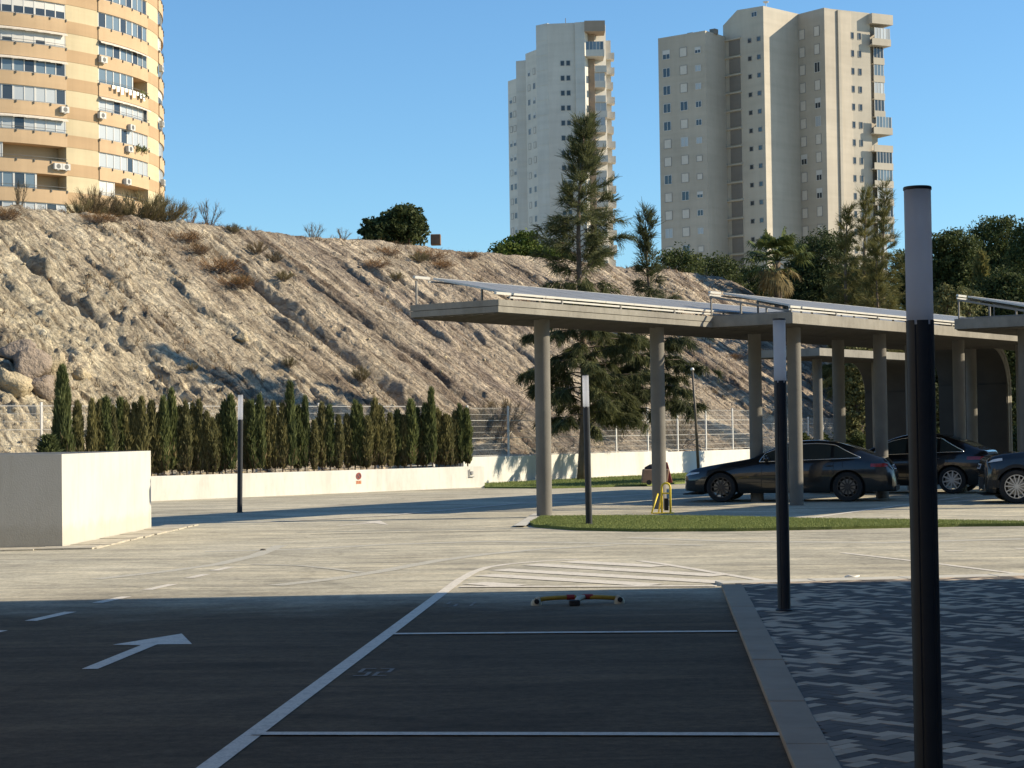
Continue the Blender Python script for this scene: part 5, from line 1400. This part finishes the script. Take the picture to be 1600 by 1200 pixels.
# ------------------------------------------------------------------ rocks
def rock_mesh(seed, m):
    r_ = np.random.default_rng(seed); n1, n2 = 16, 24; V = []
    pl = r_.normal(0, 1, (11, 3)); pl /= np.linalg.norm(pl, axis=1, keepdims=True); dd_ = r_.uniform(.55, .95, 11)
    for i in range(n1 + 1):
        for j in range(n2):
            th, ph = PI * i / n1, 2 * PI * j / n2; v = np.array([math.sin(th) * math.cos(ph), math.sin(th) * math.sin(ph), math.cos(th)])
            dots = pl @ v; k = np.min(np.where(dots > .05, dd_ / np.maximum(dots, .05), 9)); V.append(v * min(k, 1.05) * (1 + .05 * math.sin(9 * v[0] + seed) * math.sin(8 * v[1] - seed) + .04 * math.sin(17 * v[2] + 11 * v[0])))
    Q = [(i * n2 + j, (i + 1) * n2 + j, (i + 1) * n2 + (j + 1) % n2, i * n2 + (j + 1) % n2) for i in range(n1) for j in range(n2)]
    return np.array(V), np.array(Q)
RK = [mat('rock_grey', (.27, .215, .165), .95, .35, 4, bmp=1, bscale=9, bdist=.12), mat('rock_ochre', (.44, .36, .23), .95, .3, 4, bmp=1, bscale=9, bdist=.12)]
for i, (px, py, r, mi, lab) in enumerate(((12, 612, .62, 1, 'ochre boulder at the left edge, above the fence'), (46, 590, .75, 0, 'big grey boulder above the fence at the lower left of the slope'), (62, 613, .6, 0, 'brown grey boulder resting just above the fence top at the left'), (30, 560, .55, 0, 'grey boulder up the slope above the ochre one'), (78, 572, .5, 1, 'pale boulder right of the big grey boulder'), (128, 590, .28, 1, 'small pale boulder right of the bushy cypress top'), (462, 350, .3, 1, 'pale stone on the crest near the middle of the slope'), (376, 530, .28, 1, 'angular pale rock in the middle of the slope'))):
    q = px_on_hill(px, py) or crest(px); V, Q = rock_mesh(50 + i, None)
    o = mesh_np('boulder', V * np.array([1.1, .9, .8]) * r, Q, RK[mi]); o.location = (q.x, q.y, q.z + r * .15); o.rotation_euler = (0, 0, i * 1.3); tag(o, lab, 'boulder', 'boulders on the slope')
V0, Q0 = rock_mesh(5, None); Vs, Qs, Ms = [], [], []; cnt = 0
def add_rock(k, s, r):
    global cnt
    ang = random.uniform(0, 6.28); ca_, sa_ = math.cos(ang), math.sin(ang); z = float(hill_h(np.array([k]), np.array([s]))[0]); q = HP + HU * k + HN * s
    v = V0 * np.array([random.uniform(.8, 1.3), random.uniform(.7, 1.1), random.uniform(.5, .9)]) * r
    v = np.c_[v[:, 0] * ca_ - v[:, 1] * sa_, v[:, 0] * sa_ + v[:, 1] * ca_, v[:, 2]] + np.array([q.x, q.y, z + r * .1]); Vs.append(v); Qs.append(Q0 + cnt * len(V0)); Ms.append(np.full(len(Q0), int(random.random() < .7))); cnt += 1
for i in range(260):
    k = random.uniform(-8, 26) if random.random() < .7 else random.uniform(20, 55); s = 3.4 + 16 * random.random() ** 1.8; add_rock(k, s, random.uniform(.04, .11) if s > 5 else random.uniform(.07, .24))
for i in range(380): add_rock(random.uniform(-7, 4), random.uniform(3.0, 4.6), random.uniform(.08, .26))
tag(mesh_np('rubble', np.concatenate(Vs), np.concatenate(Qs), RK, mi=np.concatenate(Ms)), kind='stuff')
# ------------------------------------------------------------------ cars
def car_paint(name, c):
    m, t, p = nt(name); p.inputs['Base Color'].default_value = (*c, 1); p.inputs['Roughness'].default_value = .28
    p.inputs['Metallic'].default_value = .35; p.inputs['Coat Weight'].default_value = 1; p.inputs['Coat Roughness'].default_value = .04; return m
CARG = glass('car_glass', (.03, .035, .032), .08); CHROME = mat('chrome_trim', (.75, .75, .74), .2, .03, 4, metallic=.9); TYRE = mat('tyre_rubber', (.022, .022, .023), .85, .2, 12)
RIMS = mat('silver_rim', (.62, .62, .62), .3, .05, 6, metallic=.6); RIMB = mat('black_rim', (.035, .035, .037), .3, .1, 6, spec=.6); DISC = mat('brake_disc', (.32, .31, .29), .4, .2, 10, metallic=.6)
HEADL = mat('headlight_lens', (.66, .68, .70), .12, .2, 9, spec=.8); TAIL = mat('tail_light', (.30, .012, .016), .15, .3, 9, spec=.8); PLATE = mat('number_plate', (.80, .80, .78), .45, .03, 9); EUB = mat('plate_blue', (.02, .06, .35), .5); PTXT = mat('plate_text', (.02, .02, .02), .6)
def smooth_tab(tab):
    xs_ = np.array([q[0] for q in tab], float); ys_ = np.array([q[1] for q in tab], float)
    dx = np.diff(xs_); sl = np.diff(ys_) / dx; mt = np.zeros_like(xs_); mt[0], mt[-1] = sl[0], sl[-1]
    for i in range(1, len(xs_) - 1):
        a, b_ = sl[i - 1], sl[i]
        mt[i] = 0 if a * b_ <= 0 else 2 * a * b_ / (a + b_)
    def f(x):
        i = int(np.clip(np.searchsorted(xs_, x) - 1, 0, len(dx) - 1)); h = dx[i]; u = min(1, max(0, (x - xs_[i]) / h))
        return float((2 * u ** 3 - 3 * u ** 2 + 1) * ys_[i] + (u ** 3 - 2 * u ** 2 + u) * h * mt[i] + (-2 * u ** 3 + 3 * u ** 2) * ys_[i + 1] + (u ** 3 - u ** 2) * h * mt[i + 1])
    return f
def make_car(label, paint, zt, zb, wh, xw, wr, dlo, wind, rear, rim_mat, rim_kind, head, tail, plates, loc, rz, zscale=1, chrome=CHROME, cladding=None, spoiler=None):
    """car with its nose towards local -x; zt top line, zb shoulder line, wh half width along the length"""
    t = thing('parked_car', label, 'car', loc, rz, 'cars parked under the carports')
    x0, x1 = zt[0][0], zt[-1][0]; fzt, fzb, fwh = smooth_tab(zt), smooth_tab(zb), smooth_tab(wh); ra = wr + .055
    def zbot(x):
        b0 = .2 + .06 * max(0, (abs(x) - 1.7)) / .6
        for q in xw:
            if abs(x - q) < ra: b0 = max(b0, wr + math.sqrt(ra ** 2 - (x - q) ** 2) * .97)
        return b0
    def ysid(x, z):
        q = (z - .2) / max(.1, fzb(x) - .2); q = min(1, max(0, q))
        o = np.interp(q, [0, .08, .2, .42, .62, .70, .82, .94, 1], [-.085, -.045, -.018, -.002, .0, -.006, -.022, -.045, -.075]); return fwh(x) + float(o)
    def top_pts(x):
        zb_, zt_ = fzb(x), fzt(x); g_ = max(.004, zt_ - zb_); ys = ysid(x, zb_); ry = ys - .02 - .50 * g_
        gl = min(1, g_ / .25)
        return [(ys, zb_), (ys - (ys - ry) * .55 - .01 * gl, zb_ + g_ * .52), (ry, zb_ + g_ * .90), (ry - .045, zb_ + g_ * .955), (ry * .72, zb_ + g_ * .985), (ry * .38, zt_ - .001), (0, zt_)]
    st = list(np.linspace(x0, x1, 60))
    for q in xw:
        st += [q - ra, q + ra] + [q + ra * math.cos(PI * k / 16) for k in range(1, 16)] + [q - ra - .004, q + ra + .004]
    st += [x0 + .006, x0 + .02, x0 + .05, x1 - .006, x1 - .02, x1 - .05]; st = sorted(set(round(float(s_), 4) for s_ in st if x0 <= s_ <= x1))
    fr = [0, .06, .14, .24, .36, .48, .58, .66, .74, .83, .92]
    V = []
    for x in st:
        z0 = min(zbot(x), fzb(x) - .06); zb_ = fzb(x); half = [(ysid(x, z0 + (zb_ - z0) * f), z0 + (zb_ - z0) * f) for f in fr] + top_pts(x)
        row = [(x, -y, z) for y, z in half] + [(x, y, z) for y, z in reversed(half[:-1])]; V.append(row)
    nr_ = len(V[0]); b = MB(); b.v = [p_ for row in V for p_ in row]
    for i in range(len(V) - 1):
        for j in range(nr_ - 1): b.f.append((i * nr_ + j, (i + 1) * nr_ + j, (i + 1) * nr_ + j + 1, i * nr_ + j + 1))
    b.f.append(tuple(range(nr_))); b.f.append(tuple(reversed(range((len(V) - 1) * nr_, len(V) * nr_)))); b.m = [0] * len(b.f)
    body = b.build('body', paint, t, smooth=50)
    b = MB(); b.box(x0 + .36, x1 - .36, -.72, .72, .22, .72); b.build('underbody', BLK, t)
    for q in xw:
        for s_ in (-1, 1):
            pass
    if cladding:
        for s_ in (-1, 1):
            b = MB()
            for i in range(len(st) - 1):
                xa, xb = st[i], st[i + 1]; za, zc = zbot(xa), zbot(xb); h_ = .07
                if xa < x0 + .1 or xb > x1 - .1: continue
                P = [(xa, s_ * (ysid(xa, za) + .012), za - .004), (xb, s_ * (ysid(xb, zc) + .012), zc - .004), (xb, s_ * (ysid(xb, zc + h_) + .012), zc + h_), (xa, s_ * (ysid(xa, za + h_) + .012), za + h_)]
                b.add(P, [(0, 1, 2, 3) if s_ < 0 else (3, 2, 1, 0)])
            b.build('cladding', BLK, t)
    # greenhouse glass: side windows
    def gy(x, z):
        pts = top_pts(x)
        for (ya, za), (yb, zc) in zip(pts, pts[1:]):
            if za <= z <= zc + 1e-6: return ya + (yb - ya) * (z - za) / max(1e-6, zc - za)
        return pts[2][0]
    def zl(x): return fzb(x) + .022
    def zu(x):
        g_ = fzt(x) - fzb(x); e = min(1, max(0, (x - dlo[0]) / .10)); e2 = min(1, max(0, (dlo[1] - x) / dlo[2])); 
        return zl(x) + max(.0, (g_ * .80 - .02)) * (e ** .8) * (e2 ** .75)
    for s_ in (-1, 1):
        cuts = [dlo[0]] + list(dlo[3]) + [dlo[1]]; outl_u, outl_l = [], []
        for ci in range(len(cuts) - 1):
            a, c = cuts[ci] + (.0 if ci == 0 else .035), cuts[ci + 1] - (.0 if ci == len(cuts) - 2 else .035); b = MB(); n_ = 14; rows = []
            for i in range(n_ + 1):
                x = a + (c - a) * i / n_; rows.append([(x, s_ * (gy(x, z) + .006), z) for z in (zl(x) + (zu(x) - zl(x)) * k / 5 for k in range(6))])
            b.v = [p_ for r__ in rows for p_ in r__]
            for i in range(n_):
                for k in range(5):
                    q = (i * 6 + k, (i + 1) * 6 + k, (i + 1) * 6 + k + 1, i * 6 + k + 1); b.f.append(q if s_ < 0 else tuple(reversed(q)))
            b.m = [0] * len(b.f); b.build('side_window', CARG, t, smooth=True)
        xs_ = np.linspace(dlo[0], dlo[1], 40)
        loop = [(x, s_ * (gy(x, zl(x)) + .008), zl(x) - .006) for x in xs_] + [(x, s_ * (gy(x, zu(x)) + .008), zu(x) + .006) for x in xs_[::-1]]
        b = MB(); b.tube(loop + loop[:1], .011, 5, False); b.build('window_trim', chrome, t, smooth=True)
        b = MB()
        for xx in list(dlo[3]) + [dlo[0] + .03, dlo[1] - .42]:
            zz = np.linspace(.3, fzb(xx) + .0, 12)
            P = [(xx + .03 * math.sin((z - .3) * 2), s_ * (ysid(xx, z) + .0015), z) for z in zz if z > zbot(xx) + .02]
            if len(P) > 2: b.tube(P, .005, 4, False)
        b.build('door_gap', BLK, t)
        for xx in (dlo[3][0] - .2, dlo[3][0] + .72):
            b = MB(); z = fzb(xx) - .13; b.tube([(xx - .09, s_ * (ysid(xx, z) + .012), z), (xx, s_ * (ysid(xx, z) + .03), z), (xx + .09, s_ * (ysid(xx, z) + .012), z)], .012, 6); b.build('door_handle', paint, t, smooth=True)
        b = MB(); xm = dlo[0] + .16; zm = fzb(xm) + .06; ym = gy(xm, zm); P = []
        for i in range(9):
            th = PI * i / 8
            for j in range(12):
                ph = 2 * PI * j / 12; P.append((xm + .075 * math.sin(th) * math.cos(ph), s_ * (ym + .12 + .12 * math.cos(th)), zm + .02 + .075 * math.sin(th) * math.sin(ph)))
        b.add(P, [(i * 12 + j, (i + 1) * 12 + j, (i + 1) * 12 + (j + 1) % 12, i * 12 + (j + 1) % 12) for i in range(8) for j in range(12)]); b.build('wing_mirror', paint, t, smooth=True)
        # lamps wrap round the corners
        for nm, rg, m_ in (('headlight', head, HEADL), ('tail_light', tail, TAIL)):
            if rg is None: continue
            xa, xb, za, zc, sl_ = rg; b = MB(); n_ = 10; rows = []
            for i in range(n_ + 1):
                x = xa + (xb - xa) * i / n_; u = i / n_
                lo_, hi_ = za + sl_ * u, zc + sl_ * u * .4
                rows.append([(x, s_ * (ysid(x, min(z, fzb(x))) + .007), min(z, fzb(x) - .005)) for z in (lo_ + (hi_ - lo_) * k / 4 for k in range(5))])
            b.v = [p_ for r__ in rows for p_ in r__]
            for i in range(n_):
                for k in range(4):
                    q = (i * 5 + k, (i + 1) * 5 + k, (i + 1) * 5 + k + 1, i * 5 + k + 1); b.f.append(q if s_ < 0 else tuple(reversed(q)))
            b.m = [0] * len(b.f); b.build(nm, m_, t, smooth=True)
        b = MB(); rows = []
        for i in range(7):
            x = x0 + .06 + .22 * i / 6; rows.append([(x, s_ * (ysid(x, z) + .006), z) for z in (.34, .42, .50)])
        b.v = [p_ for r__ in rows for p_ in r__]
        for i in range(6):
            for k in range(2):
                q = (i * 3 + k, (i + 1) * 3 + k, (i + 1) * 3 + k + 1, i * 3 + k + 1); b.f.append(q if s_ < 0 else tuple(reversed(q)))
        b.m = [0] * len(b.f); b.build('air_intake', BLK, t)
    # windscreen and rear screen
    for nm, (a, c) in (('windscreen', wind), ('rear_window', rear)):
        b = MB(); rows = []; n_ = 12
        for i in range(n_ + 1):
            x = a + (c - a) * i / n_; pts = top_pts(x)[3:]; row = []
            full = [(-y, z) for y, z in pts] + [(y, z) for y, z in reversed(pts[:-1])]
            for (y, z) in full: row.append((x, y * .97, z + .008))
            rows.append(row)
        m_ = len(rows[0]); b.v = [p_ for r__ in rows for p_ in r__]
        b.f = [(i * m_ + j, (i + 1) * m_ + j, (i + 1) * m_ + j + 1, i * m_ + j + 1) for i in range(n_) for j in range(m_ - 1)]; b.m = [0] * len(b.f)
        b.build(nm, CARG, t, smooth=True)
    # wheels
    for q in xw:
        for s_ in (-1, 1):
            yc = s_ * (fwh(q) - .13); b = MB(); hw_ = .115; rr_ = wr * .70
            b.lathe([(rr_, -hw_), (wr * .93, -hw_), (wr * .985, -hw_ * .75), (wr, -hw_ * .3), (wr, hw_ * .3), (wr * .985, hw_ * .75), (wr * .93, hw_), (rr_, hw_)], 40, (0, 0, 0), 'y')
            w_ = b.build('wheel', TYRE, t, smooth=40); w_.location = (q, yc, wr)
            b = MB(); yo = s_ * hw_ * .8; ex = Vector((1, 0, 0))
            b.lathe([(rr_ * .93, yo - .01 * s_), (rr_ * .93, yo + s_ * .016), (rr_ * 1.01, yo + s_ * .016), (rr_ * 1.01, yo - .01 * s_)], 40, (0, 0, 0), 'y')
            ns = rim_kind
            for k in range(ns):
                a = 2 * PI * k / ns + .2; dv = Vector((math.cos(a), 0, math.sin(a))); pv_ = Vector((-math.sin(a), 0, math.cos(a)))
                wi, wo = (.018, .016) if ns > 8 else (.022, .05)
                P = [dv * .03 - pv_ * wi, dv * .03 + pv_ * wi, dv * rr_ * .95 + pv_ * wo, dv * rr_ * .95 - pv_ * wo]; yy = Vector((0, yo, 0)); y2 = Vector((0, yo + s_ * .02, 0))
                if ns <= 8:   # double spokes that open towards the rim
                    for sg in (-1, 1):
                        Pq = [dv * .03 - pv_ * .004, dv * .03 + pv_ * sg * .022, dv * rr_ * .95 + pv_ * sg * .062, dv * rr_ * .95 + pv_ * sg * .036]
                        b.add([p_ + yy for p_ in Pq] + [p_ + y2 for p_ in Pq], [(0, 1, 2, 3), (7, 6, 5, 4), (0, 4, 5, 1), (1, 5, 6, 2), (2, 6, 7, 3), (3, 7, 4, 0)])
                else: b.add([p_ + yy for p_ in P] + [p_ + y2 for p_ in P], [(0, 1, 2, 3), (7, 6, 5, 4), (0, 4, 5, 1), (1, 5, 6, 2), (2, 6, 7, 3), (3, 7, 4, 0)])
            b.lathe([(0, yo + s_ * .026), (.045, yo + s_ * .026), (.055, yo + s_ * .01), (.055, yo)], 20, (0, 0, 0), 'y'); b.build('rim', rim_mat, w_)
            b = MB(); b.lathe([(.04, yo - s_ * .03), (rr_ * .72, yo - s_ * .03)], 28, (0, 0, 0), 'y'); b.build('brake_disc', DISC, w_)
    # plates with small dark characters
    for (px_, pz, sgn, tilt) in plates:
        b = MB(); ex = Vector((0, -sgn, 0)); ez = Vector((tilt * -sgn, 0, 1)).normalized(); ny = Vector((sgn, 0, 0)); o_ = Vector((px_, 0, pz))
        b.obox(o_, ex, ez, ny, (-.26, .26), (-.055, .055), (0, .012)); pl_ = b.build('number_plate', PLATE, t)
        b = MB(); b.obox(o_, ex, ez, ny, (-.258, -.215), (-.053, .053), (.0125, .015)); b.build('blue_band', EUB, pl_)
        b = MB()
        for k in range(7):
            xx = -.185 + k * .058 + (.02 if k > 3 else 0)
            for (u0, u1, v0, v1) in ((0, .009, -.036, .036), (.028, .037, -.036, .036), (.009, .028, .027, .036), (.009, .028, -.004, .005))[: 4 if k % 2 else 3]: b.obox(o_, ex, ez, ny, (xx + u0, xx + u1), (v0, v1), (.0125, .015))
        b.build('characters', PTXT, pl_)
    b = MB(); b.obox((0, 0, 0), Vector((1, 0, 0)), Vector((0, 1, 0)), uz, (x0 - .035, x0 + .42), (-.66, .66), (.17, .195)); b.build('front_lip', BLK, t, bevel=.006)
    b = MB(); b.obox((0, 0, 0), Vector((1, 0, 0)), Vector((0, 1, 0)), uz, (x1 - .4, x1 + .012), (-.62, .62), (.22, .34)); b.build('rear_diffuser', BLK, t, bevel=.02)
    b = MB(); b.obox((0, 0, 0), Vector((1, 0, 0)), Vector((0, 1, 0)), uz, (x0 - .012, x0 + .05), (-.42, .42), (.30, .55)); b.build('grille', BLK, t, bevel=.02)
    if spoiler:
        b = MB(); xs_, zs_ = spoiler; b.obox((0, 0, 0), Vector((1, 0, -.12)).normalized(), Vector((0, 1, 0)), uz, (xs_ - .12, xs_ + .16), (-.60, .60), (zs_ + .12 * xs_ , zs_ + .12 * xs_ + .022)); b.build('spoiler', BLK, t, bevel=.008)
    return t
ZT = [(-2.38, .50), (-2.36, .60), (-2.28, .685), (-2.1, .76), (-1.5, .875), (-1.0, .955), (-.80, .995), (-.45, 1.165), (-.1, 1.305), (.25, 1.375), (.6, 1.39), (1.0, 1.35), (1.5, 1.21), (1.9, 1.04), (2.08, .975), (2.17, .95), (2.24, .83), (2.32, .72), (2.37, .52)]
ZBL = [(-2.38, .49), (-2.36, .585), (-2.28, .655), (-2.1, .715), (-1.5, .81), (-.8, .885), (0, .91), (1.0, .94), (1.6, .955), (2.0, .93), (2.17, .89), (2.24, .79), (2.32, .69), (2.37, .50)]
WH_ = [(-2.38, .52), (-2.36, .66), (-2.28, .775), (-2.1, .855), (-1.8, .91), (-1.4, .93), (0, .925), (1.4, .93), (1.85, .905), (2.08, .86), (2.2, .80), (2.3, .73), (2.37, .58)]
P1 = car_paint('dark_grey_paint', (.016, .017, .018)); P2 = car_paint('black_paint', (.006, .006, .008)); P3 = car_paint('black_grey_paint', (.011, .011, .012))
def place(wheel_px, wheel_py, wx, half_w, rz):
    """car origin such that the tread of the near wheel at local (wx, -half_w) stands at a ground point"""
    q = G(wheel_px, wheel_py); c, s_ = math.cos(rz), math.sin(rz); return Vector((q.x - (c * wx + s_ * half_w), q.y - (s_ * wx - c * half_w), 0))
rz = R(-15); make_car('dark grey fastback with black rims parked nose left under the middle carport', P1, ZT, ZBL, WH_, (-1.5, 1.33), .335, (-.62, 1.62, .55, (.22, 1.0)), (-.76, -.12), (1.02, 1.86), RIMB, 11, (-2.33, -2.0, .60, .665, .06), (1.84, 2.21, .77, .845, .0), [(2.30, .755, 1, .55)], place(1325, 784, 1.33, .85, rz), rz)
ZT2 = [(a, b_ * 1.045 + (.04 if -.9 < a < 2.2 else 0)) for a, b_ in ZT]; rz = R(-24)
make_car('black liftback with silver ten-spoke wheels parked beyond the dark grey fastback', P2, ZT2, [(a, b_ * 1.06) for a, b_ in ZBL], WH_, (-1.5, 1.33), .335, (-.62, 1.62, .55, (.22, 1.0)), (-.76, -.12), (1.0, 1.86), RIMS, 10, (-2.33, -2.0, .62, .70, .06), (1.70, 2.21, .83, .91, .0), [(2.31, .75, 1, .5)], place(1488.5, 771.5, 1.33, .85, rz), rz, spoiler=(2.06, .785))
ZT3 = [(-2.2, .60), (-2.19, .78), (-2.14, .92), (-2.02, 1.0), (-1.5, 1.08), (-1.0, 1.13), (-.85, 1.16), (-.45, 1.40), (-.05, 1.58), (.4, 1.64), (1.0, 1.63), (1.6, 1.55), (1.9, 1.38), (2.1, 1.15), (2.17, 1.0), (2.2, .75)]
ZB3 = [(-2.2, .58), (-2.19, .75), (-2.14, .87), (-2.02, .94), (-1.5, 1.01), (-.85, 1.05), (0, 1.06), (1.0, 1.08), (1.6, 1.09), (1.9, 1.06), (2.1, .99), (2.17, .90), (2.2, .73)]
WH3 = [(-2.2, .60), (-2.19, .70), (-2.14, .79), (-2.02, .85), (-1.7, .90), (-1.3, .92), (1.3, .92), (1.8, .89), (2.1, .8), (2.17, .72), (2.2, .6)]
rz = R(-8); make_car('black sport utility car with silver petal spoke wheels, cut by the right edge', P3, ZT3, ZB3, WH3, (-1.57, 1.15), .36, (-.70, 1.72, .4, (.15, .95)), (-.82, -.02), (1.62, 2.0), RIMS, 7, (-2.17, -1.85, .86, .94, .05), (1.9, 2.17, .92, 1.04, .0), [(-2.235, .78, -1, .35), (2.205, .85, 1, 0)], place(1589, 787, -1.57, .85, rz), rz, cladding=True)

# ------------------------------------------------------------------ building whose shadow covers the foreground (outside the frame)
OB = mat('office_render', (.30, .30, .30), .85, .08, .6); OG = glass('office_glass', (.05, .06, .07), .1)
cx, cy = 9.3, 19.3 + math.tan(SUN_AZ) * 9.3
t = thing('office_building', 'grey office block beside the block paving, outside the picture', 'building', (cx, cy, 0))
b = MB(); b.box(0, 30, -52, 0, 0, 13); b.build('wall', OB, t)
for fl_ in range(4):
    for k in range(15):
        b = MB(); y = -2.4 - k * 3.3; z = .9 + fl_ * 3.1
        b.box(-.05, -.003, y - 1.9, y, z, z + 1.6); f = b.build('window', OG, t)
        b = MB(); b.box(-.09, -.051, y - 1.95, y + .05, z - .08, z - .002); b.build('sill', CONC, f)
b = MB(); b.box(-60, -.003, -52, -28, 0, 13); b.build('added_sky_blocker', OB, t)  # unseen wing added to block sky light from behind the camera
# unseen pale house added left of the frame, bouncing warm sun into the shade
t = thing('added_bounce_house', 'unseen cream house added left of the yard to bounce sunlight', 'building', (-13.5, 15, 0))
b = MB(); b.box(-14, 0, -46, 0, 0, 11.5); b.build('wall', mat('added_bounce_render', (.36, .305, .22), .9, .06, .5), t)
for fl_ in range(3):
    for k in range(10):
        b = MB(); y = -3 - k * 4.2; z = 1 + fl_ * 3.4
        b.box(.003, .05, y - 1.5, y, z, z + 1.5); f = b.build('window', OG, t)
        b = MB(); b.box(.003, .14, y - 1.6, y + .1, z - .1, z - .003); b.build('sill', CONC, f)
